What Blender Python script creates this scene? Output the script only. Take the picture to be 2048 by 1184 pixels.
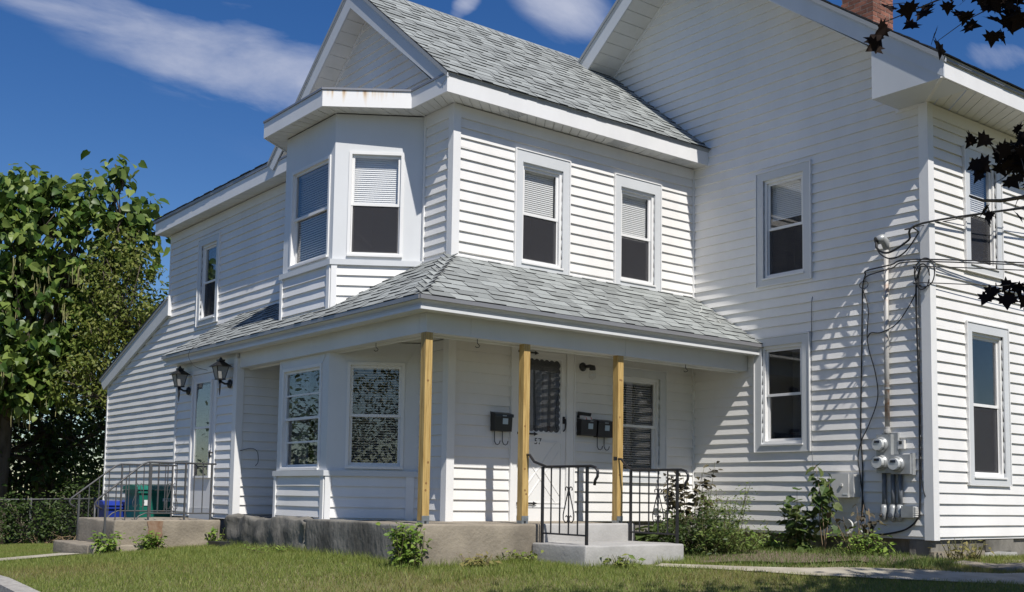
import bpy, math, random
import numpy as np
from mathutils import Vector, Matrix

random.seed(7); rng = np.random.default_rng(11)
scn = bpy.context.scene
COL = scn.collection
for o in list(bpy.data.objects): bpy.data.objects.remove(o)

# ------------------------------------------------------------------ camera
CAM = Vector((-7.42104, -10.72594, 0.76802))
CR = ((0.78996, -0.61296, 0.01554), (0.06375, 0.05689, -0.99634), (0.60984, 0.78806, 0.08402))
cd = bpy.data.cameras.new('camera'); cam = bpy.data.objects.new('camera', cd); COL.objects.link(cam)
r, dn, fw = (Vector(v).normalized() for v in CR)
m = Matrix((r, -dn, -fw)).transposed().to_4x4(); m.translation = CAM
cam.matrix_world = m
cd.sensor_width = 36.0; cd.lens = 36.0 * 2219.566 / 2048
cd.shift_x = (1024 - 1015.97) / 2048; cd.shift_y = (805.90 - 592) / 2048
cd.clip_start = 0.1; cd.clip_end = 3000
scn.camera = cam

# ------------------------------------------------------------------ sun, sky, exposure
SUN = Vector((0.25, 1.0, -1.30)).normalized()          # the way the light travels
sd = bpy.data.lights.new('sun', 'SUN'); so = bpy.data.objects.new('sun', sd); COL.objects.link(so)
sd.energy = 4.7; sd.angle = math.radians(0.53); sd.color = (1.0, 0.96, 0.90)
so.rotation_euler = SUN.to_track_quat('-Z', 'Y').to_euler(); so.location = (-6, -24, 30)
elev = math.asin(-SUN.z); azi = math.atan2(-SUN.x, -SUN.y)   # clockwise from +Y
w = bpy.data.worlds.new('World'); scn.world = w; w.use_nodes = True
N = w.node_tree.nodes; LK = w.node_tree.links; N.clear()

def nd(nodes, t, **kw):
    n = nodes.new(t)
    for k, v in kw.items():
        if k.startswith('i_'):
            key = k[2:]; key = int(key) if key.isdigit() else key.replace('_', ' ')
            n.inputs[key].default_value = v
        else: setattr(n, k, v)
    return n
def vm(op, a, b=None):
    n = N.new('ShaderNodeVectorMath'); n.operation = op
    for i, x in enumerate((a, b)):
        if x is None: continue
        if hasattr(x, 'is_linked'): LK.new(x, n.inputs[i])
        else: n.inputs[i].default_value = x
    return n.outputs['Value'] if op in ('DOT_PRODUCT', 'LENGTH') else n.outputs[0]
def mt(op, a, b=None, clamp=False):
    n = N.new('ShaderNodeMath'); n.operation = op; n.use_clamp = clamp
    for i, x in enumerate((a, b)):
        if x is None: continue
        if hasattr(x, 'is_linked'): LK.new(x, n.inputs[i])
        else: n.inputs[i].default_value = x
    return n.outputs[0]
sky = nd(N, 'ShaderNodeTexSky', sky_type='NISHITA', sun_disc=False, sun_elevation=elev, sun_rotation=azi,
         altitude=200, air_density=1.0, dust_density=0.35, ozone_density=2.6)
hs = nd(N, 'ShaderNodeHueSaturation', i_Hue=0.512, i_Saturation=1.34, i_Value=0.98)
LK.new(sky.outputs[0], hs.inputs['Color'])
tc = nd(N, 'ShaderNodeTexCoord'); D = tc.outputs['Generated']
sep = nd(N, 'ShaderNodeSeparateXYZ'); LK.new(D, sep.inputs[0])
zz = mt('ADD', mt('MAXIMUM', sep.outputs[2], 0.0), 0.12)
cb = nd(N, 'ShaderNodeCombineXYZ'); LK.new(mt('DIVIDE', sep.outputs[0], zz), cb.inputs[0]); LK.new(mt('DIVIDE', sep.outputs[1], zz), cb.inputs[1])
mp = nd(N, 'ShaderNodeMapping'); LK.new(cb.outputs[0], mp.inputs[0])
mp.inputs['Rotation'].default_value = (0, 0, 0.95); mp.inputs['Scale'].default_value = (0.9, 2.0, 1); mp.inputs['Location'].default_value = (3.1, 1.4, 0)
nz = nd(N, 'ShaderNodeTexNoise', i_Scale=1.7, i_Detail=10.0, i_Roughness=0.58, i_Distortion=0.5); LK.new(mp.outputs[0], nz.inputs[0])
nz2 = nd(N, 'ShaderNodeTexNoise', i_Scale=0.55, i_Detail=3.0); LK.new(cb.outputs[0], nz2.inputs[0])
def blob(c, along, sa, sb):
    c = Vector(c).normalized(); al = Vector(along); al = (al - c * al.dot(c)).normalized(); up = c.cross(al)
    a = mt('DIVIDE', vm('DOT_PRODUCT', D, tuple(al)), sa); b = mt('DIVIDE', vm('DOT_PRODUCT', D, tuple(up)), sb)
    dd = mt('SUBTRACT', 1.0, mt('ADD', mt('MULTIPLY', a, a), mt('MULTIPLY', b, b)))
    return mt('MULTIPLY', mt('MAXIMUM', dd, 0.0), mt('GREATER_THAN', vm('DOT_PRODUCT', D, tuple(c)), 0.0))
def dirpx(u, v):
    return (Vector(CR[0]) * ((u - 1015.97) / 2219.57) + Vector(CR[1]) * ((v - 805.9) / 2219.57) + Vector(CR[2])).normalized()
bl = None                                              # wind-drawn cirrus, placed by compass direction and height
for (c, e, sa, sb) in (((420, 112), (640, 190), .17, .046), ((560, 140), (660, 175), .11, .058), ((230, 45), (420, 100), .14, .022), ((490, 10), (580, 20), .05, .010),
                       ((1130, 12), (1240, 60), .060, .034), ((2010, 112), (2060, 118), .04, .018), ((930, 10), (950, -10), .022, .012)):
    b = blob(dirpx(*c), dirpx(*e) - dirpx(*c), sa, sb); bl = b if bl is None else mt('MAXIMUM', bl, b)
gen = mt('MULTIPLY', mt('SUBTRACT', nz2.outputs[0], 0.56), 1.6)     # the same thin cloud scattered over the rest of the sky
cov = mt('ADD', mt('MULTIPLY', bl, 0.62), mt('MINIMUM', mt('MAXIMUM', gen, 0.0), 0.18))
cm = mt('MULTIPLY', mt('SUBTRACT', mt('ADD', mt('MULTIPLY', mt('SUBTRACT', nz.outputs[0], 0.5), 2.6), mt('MULTIPLY', cov, 1.05)), 0.22), 1.35, True)
cm = mt('MULTIPLY', cm, mt('MULTIPLY', cov, 2.4, True))
mx = nd(N, 'ShaderNodeMix', data_type='RGBA'); LK.new(mt('MULTIPLY', cm, 0.86), mx.inputs[0])
LK.new(hs.outputs[0], mx.inputs[6]); mx.inputs[7].default_value = (5.6, 6.0, 7.4, 1)
bg = nd(N, 'ShaderNodeBackground', i_Strength=0.085); LK.new(mx.outputs[2], bg.inputs[0])
wo = nd(N, 'ShaderNodeOutputWorld'); LK.new(bg.outputs[0], wo.inputs[0])
vs = scn.view_settings; vs.view_transform = 'Standard'; vs.look = 'None'; vs.gamma = 1.0; vs.use_curve_mapping = False
vs.exposure = 0.15
scn.render.engine = 'CYCLES'
scn.cycles.max_bounces = 8; scn.cycles.transparent_max_bounces = 12

# ------------------------------------------------------------------ materials
def principled(name):
    mtl = bpy.data.materials.new(name); mtl.use_nodes = True
    nt = mtl.node_tree; b = nt.nodes['Principled BSDF']
    return mtl, nt, b
def mat(name, col, rough=.5, col2=None, scale=4.0, stretch=(1, 1, 1), bump=0.0, bscale=60.0, metal=0.0, rnd=0.0, detail=5.0, spec=.5, island=0.0, thr=(.35, .65), coord='Object', bstretch=None):
    """colour grain between col and col2, per-piece brightness, fine relief"""
    mtl, nt, b = principled(name); n = nt.nodes; l = nt.links
    b.inputs['Roughness'].default_value = rough; b.inputs['Metallic'].default_value = metal; b.inputs['Specular IOR Level'].default_value = spec
    c = (*col, 1); b.inputs['Base Color'].default_value = c; out = None
    t = nd(n, 'ShaderNodeTexCoord')
    if col2:
        mpn = nd(n, 'ShaderNodeMapping'); mpn.inputs['Scale'].default_value = stretch; l.new(t.outputs[coord], mpn.inputs[0])
        no = nd(n, 'ShaderNodeTexNoise', i_Scale=scale, i_Detail=detail, i_Roughness=.6); l.new(mpn.outputs[0], no.inputs[0])
        cr = nd(n, 'ShaderNodeMapRange'); cr.inputs[1].default_value, cr.inputs[2].default_value = thr; l.new(no.outputs[0], cr.inputs[0])
        mxx = nd(n, 'ShaderNodeMix', data_type='RGBA'); l.new(cr.outputs[0], mxx.inputs[0]); mxx.inputs[6].default_value = c; mxx.inputs[7].default_value = (*col2, 1); out = mxx.outputs[2]
    if rnd or island:
        oi = nd(n, 'ShaderNodeObjectInfo'); ge = nd(n, 'ShaderNodeNewGeometry')
        ad = nd(n, 'ShaderNodeMath', operation='ADD'); l.new(oi.outputs['Random'], ad.inputs[0]); l.new(ge.outputs['Random Per Island'], ad.inputs[1])
        fr = nd(n, 'ShaderNodeMath', operation='FRACT'); l.new(ad.outputs[0], fr.inputs[0])
        mr = nd(n, 'ShaderNodeMapRange'); k = max(rnd, island); mr.inputs[3].default_value = 1 - k; mr.inputs[4].default_value = 1 + k; l.new(fr.outputs[0], mr.inputs[0])
        sc = nd(n, 'ShaderNodeVectorMath', operation='SCALE')
        if out is not None: l.new(out, sc.inputs[0])
        else: sc.inputs[0].default_value = col
        l.new(mr.outputs[0], sc.inputs['Scale']); out = sc.outputs[0]
    if out is not None: l.new(out, b.inputs['Base Color'])
    if bump:
        mpb = nd(n, 'ShaderNodeMapping'); mpb.inputs['Scale'].default_value = bstretch or stretch; l.new(t.outputs[coord], mpb.inputs[0])
        nb = nd(n, 'ShaderNodeTexNoise', i_Scale=bscale, i_Detail=4.0); l.new(mpb.outputs[0], nb.inputs[0])
        bp = nd(n, 'ShaderNodeBump', i_Strength=1.0, i_Distance=bump); l.new(nb.outputs[0], bp.inputs['Height']); l.new(bp.outputs[0], b.inputs['Normal'])
    return mtl
def leafmat(name, col, col2, trans=.35, rough=.5, spec=.35):
    mtl, nt, b = principled(name); n = nt.nodes; l = nt.links
    ge = nd(n, 'ShaderNodeNewGeometry'); oi = nd(n, 'ShaderNodeObjectInfo')
    ad = nd(n, 'ShaderNodeMath', operation='ADD'); l.new(oi.outputs['Random'], ad.inputs[0]); l.new(ge.outputs['Random Per Island'], ad.inputs[1])
    fr = nd(n, 'ShaderNodeMath', operation='FRACT'); l.new(ad.outputs[0], fr.inputs[0])
    mxx = nd(n, 'ShaderNodeMix', data_type='RGBA'); mxx.inputs[6].default_value = (*col, 1); mxx.inputs[7].default_value = (*col2, 1)
    pw = nd(n, 'ShaderNodeMath', operation='POWER'); pw.inputs[1].default_value = 1.6; l.new(fr.outputs[0], pw.inputs[0]); l.new(pw.outputs[0], mxx.inputs[0])
    l.new(mxx.outputs[2], b.inputs['Base Color']); b.inputs['Roughness'].default_value = rough; b.inputs['Specular IOR Level'].default_value = spec
    tr = nd(n, 'ShaderNodeBsdfTranslucent'); l.new(mxx.outputs[2], tr.inputs[0])
    ms = nd(n, 'ShaderNodeMixShader'); ms.inputs[0].default_value = trans; l.new(b.outputs[0], ms.inputs[1]); l.new(tr.outputs[0], ms.inputs[2])
    l.new(ms.outputs[0], n['Material Output'].inputs[0])
    return mtl
def glassmat(name, tint=(1, 1, 1), boost=1.0):
    mtl = bpy.data.materials.new(name); mtl.use_nodes = True; nt = mtl.node_tree; n = nt.nodes; l = nt.links; n.clear()
    tr = nd(n, 'ShaderNodeBsdfTransparent'); tr.inputs[0].default_value = (*tint, 1)
    gl = nd(n, 'ShaderNodeBsdfGlossy'); gl.inputs['Roughness'].default_value = 0.006
    t = nd(n, 'ShaderNodeTexCoord'); nb = nd(n, 'ShaderNodeTexNoise', i_Scale=1.3, i_Detail=1.0); l.new(t.outputs['Object'], nb.inputs[0])
    bp = nd(n, 'ShaderNodeBump', i_Strength=1.0, i_Distance=0.0014); l.new(nb.outputs[0], bp.inputs['Height']); l.new(bp.outputs[0], gl.inputs['Normal'])
    fr = nd(n, 'ShaderNodeFresnel'); ge = nd(n, 'ShaderNodeNewGeometry'); ir = nd(n, 'ShaderNodeMapRange'); ir.inputs[3].default_value = 1.5; ir.inputs[4].default_value = 1 / 1.5; l.new(ge.outputs['Backfacing'], ir.inputs[0]); l.new(ir.outputs[0], fr.inputs[0])
    mu = nd(n, 'ShaderNodeMath', operation='MULTIPLY_ADD', use_clamp=True); mu.inputs[1].default_value = 1.25 * boost; mu.inputs[2].default_value = 0.01 * boost; l.new(fr.outputs[0], mu.inputs[0])
    ms = nd(n, 'ShaderNodeMixShader'); l.new(mu.outputs[0], ms.inputs[0]); l.new(tr.outputs[0], ms.inputs[1]); l.new(gl.outputs[0], ms.inputs[2])
    o = nd(n, 'ShaderNodeOutputMaterial'); l.new(ms.outputs[0], o.inputs[0])
    return mtl
def screenmat(name, col, a):
    mtl, nt, b = principled(name); n = nt.nodes; l = nt.links
    b.inputs['Base Color'].default_value = (*col, 1); b.inputs['Roughness'].default_value = .8; b.inputs['Specular IOR Level'].default_value = .2
    tr = nd(n, 'ShaderNodeBsdfTransparent'); ms = nd(n, 'ShaderNodeMixShader'); ms.inputs[0].default_value = a
    l.new(tr.outputs[0], ms.inputs[1]); l.new(b.outputs[0], ms.inputs[2]); l.new(ms.outputs[0], n['Material Output'].inputs[0]); return mtl
def rustmat():
    """white fascia metal with rust that has run down from its upper edge"""
    mtl, nt, b = principled('rust streaked white fascia'); n = nt.nodes; l = nt.links; b.inputs['Roughness'].default_value = .45
    t = nd(n, 'ShaderNodeTexCoord'); sp_ = nd(n, 'ShaderNodeSeparateXYZ'); l.new(t.outputs['Object'], sp_.inputs[0])
    gr = nd(n, 'ShaderNodeMapRange'); gr.inputs[1].default_value = 5.46; gr.inputs[2].default_value = 5.68; l.new(sp_.outputs[2], gr.inputs[0])
    def streak(sc, lo, hi, loc):
        mpn = nd(n, 'ShaderNodeMapping'); mpn.inputs['Scale'].default_value = (sc, sc, .35); mpn.inputs['Location'].default_value = loc; l.new(t.outputs['Object'], mpn.inputs[0])
        no = nd(n, 'ShaderNodeTexNoise', i_Scale=1.0, i_Detail=5.0, i_Roughness=.62); l.new(mpn.outputs[0], no.inputs[0])
        ad = nd(n, 'ShaderNodeMath', operation='MULTIPLY_ADD'); ad.inputs[1].default_value = .16; l.new(gr.outputs[0], ad.inputs[0]); l.new(no.outputs[0], ad.inputs[2])
        mr = nd(n, 'ShaderNodeMapRange', interpolation_type='SMOOTHSTEP'); mr.inputs[1].default_value = lo; mr.inputs[2].default_value = hi; l.new(ad.outputs[0], mr.inputs[0]); return mr.outputs[0]
    m1 = nd(n, 'ShaderNodeMix', data_type='RGBA'); m1.inputs[6].default_value = (.79, .785, .77, 1); m1.inputs[7].default_value = (.66, .53, .36, 1); l.new(streak(7.0, .60, .75, (.3, 0, 0)), m1.inputs[0])
    m2 = nd(n, 'ShaderNodeMix', data_type='RGBA'); l.new(m1.outputs[2], m2.inputs[6]); m2.inputs[7].default_value = (.27, .105, .035, 1); l.new(streak(7.0, .68, .81, (.3, 0, 0)), m2.inputs[0])
    l.new(m2.outputs[2], b.inputs['Base Color']); return mtl
M = {}
M['vinyl'] = mat('white vinyl siding', (.80, .785, .755), .42, (.72, .705, .675), 1.3, (1, 1, .35), .0006, 90, bstretch=(1, 1, 7))
M['trim'] = mat('white trim', (.79, .785, .77), .4, (.73, .725, .71), 2.0, (1, 1, .5))
M['coil'] = mat('pale grey aluminium wrap', (.62, .635, .645), .38, (.57, .585, .59), 1.6, (1, 1, .5))
M['panel'] = mat('pale metal panel', (.67, .68, .685), .38, (.62, .63, .63), 1.6, (1, 1, .5))
M['deckedge'] = mat('grey roof edge', (.33, .34, .34), .5)
M['rust'] = rustmat()
M['soffit'] = mat('white soffit', (.74, .73, .70), .5, (.66, .65, .61), 2.5)
M['drip'] = mat('grey metal drip edge', (.27, .27, .28), .35, metal=.3)
M['sheath'] = mat('sheathing', (.55, .54, .52), .7)
M['shingle'] = mat('grey asphalt shingle', (.285, .30, .29), .9, (.215, .23, .222), 90, rnd=.24, island=.24, bump=.0015, bscale=300)
M['butt'] = mat('dark shingle edge', (.035, .037, .04), .95)
M['concrete'] = mat('weathered tan concrete', (.33, .285, .22), .9, (.18, .155, .12), 2.4, bump=.008, bscale=30, detail=10, thr=(.32, .68))
M['greyconc'] = mat('stained grey concrete', (.25, .235, .205), .9, (.085, .08, .068), 2.2, (1, 1, .55), bump=.015, bscale=18, detail=10, thr=(.32, .66))
M['paintconc'] = mat('light grey painted concrete', (.43, .42, .40), .8, (.31, .30, .285), 2.4, bump=.004, bscale=34, detail=9, thr=(.35, .72))
M['slabtop'] = mat('worn porch slab', (.40, .37, .32), .9, (.30, .275, .23), 5, bump=.002, bscale=50, detail=8)
M['walk'] = mat('pale concrete walk', (.46, .42, .335), .9, (.31, .275, .21), 3.0, bump=.004, bscale=70, detail=9)
M['wood'] = mat('yellow treated pine', (.52, .36, .135), .6, (.30, .18, .05), 7, (7, 7, .4), bump=.001, bscale=40, detail=8, thr=(.42, .66))
M['knot'] = mat('pine knot', (.24, .13, .045), .7)
M['zinc'] = mat('galvanised steel', (.38, .41, .43), .4, (.28, .30, .31), 30, metal=.7)
M['black'] = mat('black painted metal', (.013, .013, .014), .38, spec=.6)
M['iron'] = mat('black wrought iron', (.018, .018, .02), .45, (.05, .032, .022), 14, thr=(.58, .78))
M['greyiron'] = mat('weathered grey iron', (.07, .072, .075), .5, (.12, .085, .06), 12, thr=(.55, .8))
M['glass'] = glassmat('window glass')
M['clear'] = glassmat('clear glass globe', (.95, .95, .95), .8)
M['frost'] = mat('dusty lantern glass', (.26, .26, .25), .25)
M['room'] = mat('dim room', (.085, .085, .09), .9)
M['blind'] = mat('white blind slat', (.70, .71, .70), .5)
M['curtain'] = mat('dark curtain', (.10, .11, .12), .8, (.05, .055, .065), 6, (8, 8, .2))
M['screen'] = screenmat('insect screen', (.05, .05, .056), .5)
M['label'] = mat('pale blue sticker', (.42, .52, .58), .4)
M['paper'] = mat('mail papers', (.75, .72, .68), .6, (.55, .12, .10), 16, thr=(.55, .62))
M['brick'] = mat('red brick', (.16, .058, .038), .9, (.24, .10, .065), 14, rnd=.3, bump=.002, bscale=80)
M['mortar'] = mat('pale mortar', (.42, .38, .33), .95)
M['meter'] = mat('meter grey enamel', (.40, .415, .42), .4, (.30, .31, .31), 8, metal=.25)
M['pvc'] = mat('grey conduit', (.17, .185, .21), .5, (.12, .13, .145), 6)
M['mast'] = mat('rusty service mast', (.44, .43, .41), .5, (.27, .13, .06), 4, (1, 1, 1.4), metal=.2, thr=(.52, .74))
M['dial'] = mat('meter face', (.62, .64, .64), .35)
M['dark'] = mat('dark plastic', (.02, .021, .023), .5)
M['boxgrey'] = mat('pale grey plastic box', (.62, .61, .58), .45)
M['cable'] = mat('black cable', (.012, .012, .013), .55)
M['whitecord'] = mat('white cord', (.6, .6, .57), .5)
M['green'] = mat('green bin plastic', (.012, .16, .115), .4, (.01, .12, .09), 3)
M['blue'] = mat('blue bin plastic', (.012, .035, .27), .4)
M['white'] = mat('white print', (.7, .7, .7), .6)
M['bark'] = mat('bark', (.075, .058, .043), .9, (.13, .105, .08), 9, (1, 1, .25), bump=.012, bscale=18)
M['stem'] = mat('plant stem', (.09, .085, .03), .8)
M['drystem'] = mat('dry stem', (.24, .17, .10), .9)
M['catalpa'] = leafmat('catalpa leaf', (.05, .105, .016), (.25, .32, .075), .35, .42)
M['pod'] = mat('hanging pod', (.33, .33, .14), .7, (.20, .17, .08), 3)
M['elder'] = leafmat('light leaflet', (.10, .14, .02), (.24, .25, .06), .38)
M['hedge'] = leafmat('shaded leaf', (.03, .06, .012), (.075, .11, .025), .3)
M['weed'] = leafmat('weed leaf', (.12, .21, .03), (.27, .36, .07), .35)
M['feather'] = leafmat('feathery weed', (.11, .17, .035), (.20, .24, .07), .35)
M['dryleaf'] = leafmat('dark curled leaf', (.045, .038, .025), (.10, .085, .04), .15, .6)
M['sapleaf'] = leafmat('sapling leaf', (.055, .10, .02), (.12, .15, .045), .3)
M['maple'] = leafmat('dark maple leaf', (.014, .009, .008), (.026, .017, .012), .12, .75, .08)  # dark leaf tone, deepened further by crown shade put into the colour
M['grass'] = leafmat('grass blade', (.13, .19, .032), (.31, .33, .09), .3, .55)
M['drygrass'] = leafmat('dry grass blade', (.26, .22, .08), (.20, .21, .06), .3, .6)
M['soil'] = mat('lawn soil', (.12, .13, .04), .95, (.19, .16, .08), 3.5, bump=.02, bscale=30, detail=9)
M['mulch'] = mat('bare soil', (.12, .082, .055), .95, (.21, .165, .12), 22, bump=.015, bscale=60, detail=9)
M['asphalt'] = mat('asphalt', (.055, .055, .056), .9, (.085, .083, .08), 30, bump=.003, bscale=150)
M['kerb'] = mat('granite kerb', (.40, .38, .34), .85, (.28, .26, .235), 14, bump=.003, bscale=80)
M['fence'] = mat('grey fence board', (.10, .085, .068), .9, (.055, .048, .04), 8, (3, 3, .4), rnd=.25)
M['shed'] = mat('faded shed board', (.20, .19, .175), .85, (.14, .13, .12), 5, rnd=.15)
M['pole'] = mat('utility pole wood', (.12, .09, .06), .9, (.08, .06, .045), 10, (2, 2, .2))

# ------------------------------------------------------------------ mesh helpers
class MB:
    def __init__(s, F=None):
        s.v = []; s.f = []; s.m = []; s.F = F; s.flip = F is not None and F.determinant() < 0
    def add(s, vs, fs, mi=0):
        n = len(s.v)
        s.v += [tuple(s.F @ Vector(p)) for p in vs] if s.F is not None else [tuple(p) for p in vs]
        for f in fs:
            g = [i + n for i in f]; s.f.append(g[::-1] if s.flip else g); s.m.append(mi)
        return s
    def hexa(s, p, mi=0):          # p: 4 bottom (ccw from above), 4 top
        return s.add(p, [(3, 2, 1, 0), (4, 5, 6, 7), (0, 1, 5, 4), (1, 2, 6, 5), (2, 3, 7, 6), (3, 0, 4, 7)], mi)
    def box(s, x0, x1, y0, y1, z0, z1, mi=0):
        x0, x1 = sorted((x0, x1)); y0, y1 = sorted((y0, y1)); z0, z1 = sorted((z0, z1))
        return s.hexa([(x0, y0, z0), (x1, y0, z0), (x1, y1, z0), (x0, y1, z0), (x0, y0, z1), (x1, y0, z1), (x1, y1, z1), (x0, y1, z1)], mi)
    def ring(s, a0, a1, z0, z1, w, d0, d1, mi=0, wb=None, wt=None):
        wb = wb or w; wt = wt or w
        s.box(a0, a0 + w, d0, d1, z0, z1, mi); s.box(a1 - w, a1, d0, d1, z0, z1, mi)
        s.box(a0 + w, a1 - w, d0, d1, z0, z0 + wb, mi); s.box(a0 + w, a1 - w, d0, d1, z1 - wt, z1, mi); return s
    def prism(s, poly, off, mi=0):
        """poly: planar loop, off: extrusion vector"""
        n = len(poly); off = Vector(off); a = [Vector(p) for p in poly]
        nr = Vector((0, 0, 0))
        for i in range(n): nr += a[i].cross(a[(i + 1) % n])
        if nr.dot(off) < 0: a = a[::-1]
        vs = a + [p + off for p in a]
        fs = [tuple(range(n))[::-1], tuple(range(n, 2 * n))] + [(i, (i + 1) % n, n + (i + 1) % n, n + i) for i in range(n)]
        return s.add(vs, fs, mi)
    def tube(s, pts, r, n=6, mi=0):
        pts = [Vector(p) for p in pts]; k = len(pts); rs = r if isinstance(r, (list, tuple)) else [r] * k
        vs = []; fs = []; up = None
        for i, p in enumerate(pts):
            t = (pts[min(i + 1, k - 1)] - pts[max(i - 1, 0)]).normalized()
            if up is None: up = t.orthogonal().normalized()
            up = (up - t * up.dot(t))
            up = up.normalized() if up.length > 1e-6 else t.orthogonal().normalized()
            b = t.cross(up)
            for j in range(n):
                an = 2 * math.pi * (j + .5) / n; vs.append(p + (up * math.cos(an) + b * math.sin(an)) * rs[i])
        for i in range(k - 1):
            for j in range(n): fs.append((i * n + j, i * n + (j + 1) % n, (i + 1) * n + (j + 1) % n, (i + 1) * n + j))
        fs += [tuple(range(n))[::-1], tuple(range((k - 1) * n, k * n))]
        return s.add(vs, fs, mi)
    def lathe(s, prof, c, ax=(0, 0, 1), n=16, mi=0):
        ax = Vector(ax).normalized(); u = ax.orthogonal().normalized(); b = ax.cross(u); c = Vector(c); vs = []; fs = []
        for (r_, h) in prof:
            for j in range(n):
                an = 2 * math.pi * j / n; vs.append(c + ax * h + (u * math.cos(an) + b * math.sin(an)) * max(r_, 1e-4))
        for i in range(len(prof) - 1):
            for j in range(n): fs.append((i * n + j, i * n + (j + 1) % n, (i + 1) * n + (j + 1) % n, (i + 1) * n + j))
        fs += [tuple(range(n))[::-1], tuple(range((len(prof) - 1) * n, len(prof) * n))]
        return s.add(vs, fs, mi)
    def mesh(s, name, mats, smooth=False):
        me = bpy.data.meshes.new(name); me.from_pydata(s.v, [], s.f); me.update()
        for x in (mats if isinstance(mats, (list, tuple)) else [mats]): me.materials.append(x)
        if any(s.m): me.polygons.foreach_set('material_index', s.m)
        if smooth: me.polygons.foreach_set('use_smooth', [True] * len(me.polygons))
        return me
def link(o, parent=None):
    COL.objects.link(o)
    if parent is not None:
        o.parent = parent
        if parent.get('_loc') is not None: o.matrix_parent_inverse = Matrix.Translation(-Vector(parent['_loc']))
    return o
def obj(name, mb, mats, parent=None, smooth=False):
    mats = [M[x] if isinstance(x, str) else x for x in (mats if isinstance(mats, (list, tuple)) else [mats])]
    return link(bpy.data.objects.new(name, mb.mesh(name, mats, smooth)), parent)
def tag(o, label, cat, group=None):
    o['label'] = label; o['category'] = cat
    if group: o['group'] = group
    return o
def thing(name, label, cat, loc, group=None):
    o = bpy.data.objects.new(name, None); o.location = loc; o.empty_display_size = .2; o['_loc'] = tuple(loc)
    COL.objects.link(o); return tag(o, label, cat, group)
def frame(o, a, d):
    a = Vector(a).normalized(); d = Vector(d).normalized()
    mm = Matrix(((a.x, d.x, 0, o[0]), (a.y, d.y, 0, o[1]), (0, 0, 1, o[2]), (0, 0, 0, 1))); return mm
def fl(x, n=0): return x + random.uniform(-n, n)

# ------------------------------------------------------------------ the setting
L, W = 4.18, -3.665
def sp(t, k=.35): return k * np.log1p(np.exp(np.clip(np.asarray(t, float) / k, -50, 50)))
def sst(x, a, b):
    t = np.clip((np.asarray(x, float) - a) / (b - a), 0, 1); return t * t * (3 - 2 * t)
def gz(x, y):
    x = np.asarray(x, float); y = np.asarray(y, float)
    dep = .61 * (x + 7.42) + .788 * (y + 10.73)
    z = .06 - .072 * np.minimum(sp(11.5 - dep), 14) - .045 * np.minimum(sp(y - 3.4), 14)
    z = z - .075 * np.minimum(sp(-1.6 - x), 3.4)
    z = z + .09 * sst(x, 1.9, 3.3) * sst(y, -4.9, -3.2)
    return z
def gzp(x, y): return float(gz(x, y))
def arrmesh(name, V, Fc, mats, smooth=False, parent=None):
    me = bpy.data.meshes.new(name); V = np.asarray(V, np.float32); Fc = np.asarray(Fc, np.int32)
    me.vertices.add(len(V)); me.vertices.foreach_set('co', V.ravel())
    k = Fc.shape[1]; me.loops.add(Fc.size); me.loops.foreach_set('vertex_index', Fc.ravel())
    me.polygons.add(len(Fc)); me.polygons.foreach_set('loop_start', np.arange(0, Fc.size, k, dtype=np.int32))
    if smooth: me.polygons.foreach_set('use_smooth', np.ones(len(Fc), bool))
    me.update(calc_edges=True); me.validate()
    for x in (mats if isinstance(mats, (list, tuple)) else [mats]): me.materials.append(M[x])
    return link(bpy.data.objects.new(name, me), parent)
def sheet(name, xs, ys, zf, mats):
    X, Y = np.meshgrid(xs, ys); Z = zf(X, Y); V = np.stack([X, Y, Z], -1).reshape(-1, 3); nx, ny = len(xs), len(ys)
    i = np.arange(nx * ny).reshape(ny, nx); Fc = np.stack([i[:-1, :-1], i[:-1, 1:], i[1:, 1:], i[1:, :-1]], -1).reshape(-1, 4)
    return arrmesh(name, V, Fc, mats, True)
far = [-400, -200, -100, -60, -40, -28, -20]
xs = np.array(far + list(np.arange(-14, 16, .25)) + [18, 22, 30, 45, 70, 120, 200, 400]); ys = np.array(far + list(np.arange(-16, 26, .25)) + [30, 40, 60, 100, 200, 400])
def lawnz(X, Y):
    z = gz(X, Y) + .012 * np.sin(X * 3.1 + 1.3 * Y) * np.cos(Y * 2.3)
    z = z - .35 * sst(-X, 4.62, 4.72)                       # drops to the driveway beyond the kerb
    return z
g = sheet('lawn', xs, ys, lawnz, 'soil'); g['kind'] = 'structure'
def strip(name, pts, wid, lift, mats, kind='structure', n=None, jag=0.0, label=None):
    """a sheet laid on the ground along a centre line"""
    P = [Vector(p) for p in pts]; mb = MB(); row = []; cs = (-1, -.5, 0, .5, 1)
    for i, p in enumerate(P):
        t = (P[min(i + 1, len(P) - 1)] - P[max(i - 1, 0)]).normalized(); nn = Vector((-t.y, t.x)); ww = wid[i] if isinstance(wid, list) else wid
        for c in cs:
            q = p + nn * (c * ww / 2 * (1 + random.uniform(-jag, jag))); mb.v.append((q.x, q.y, gzp(q.x, q.y) + lift))
    k = len(cs)
    for i in range(len(P) - 1):
        for j in range(k - 1): mb.f.append([i * k + j, (i + 1) * k + j, (i + 1) * k + j + 1, i * k + j + 1]); mb.m.append(0)
    o = obj(name, mb, mats); o['kind'] = kind; return o
def dense(pts, step=.3):
    out = []
    for a, b in zip(pts[:-1], pts[1:]):
        a, b = Vector(a), Vector(b); n = max(1, int((b - a).length / step))
        out += [a.lerp(b, i / n) for i in range(n)]
    return out + [Vector(pts[-1])]
WALK = dense([(1.2, -2.25), (1.6, -2.85), (2.05, -3.6), (2.65, -4.35), (3.4, -5.05), (5.0, -5.9), (7.5, -6.7)])
WW = [min(1.15, .42 + .045 * i) for i in range(len(WALK))]
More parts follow.
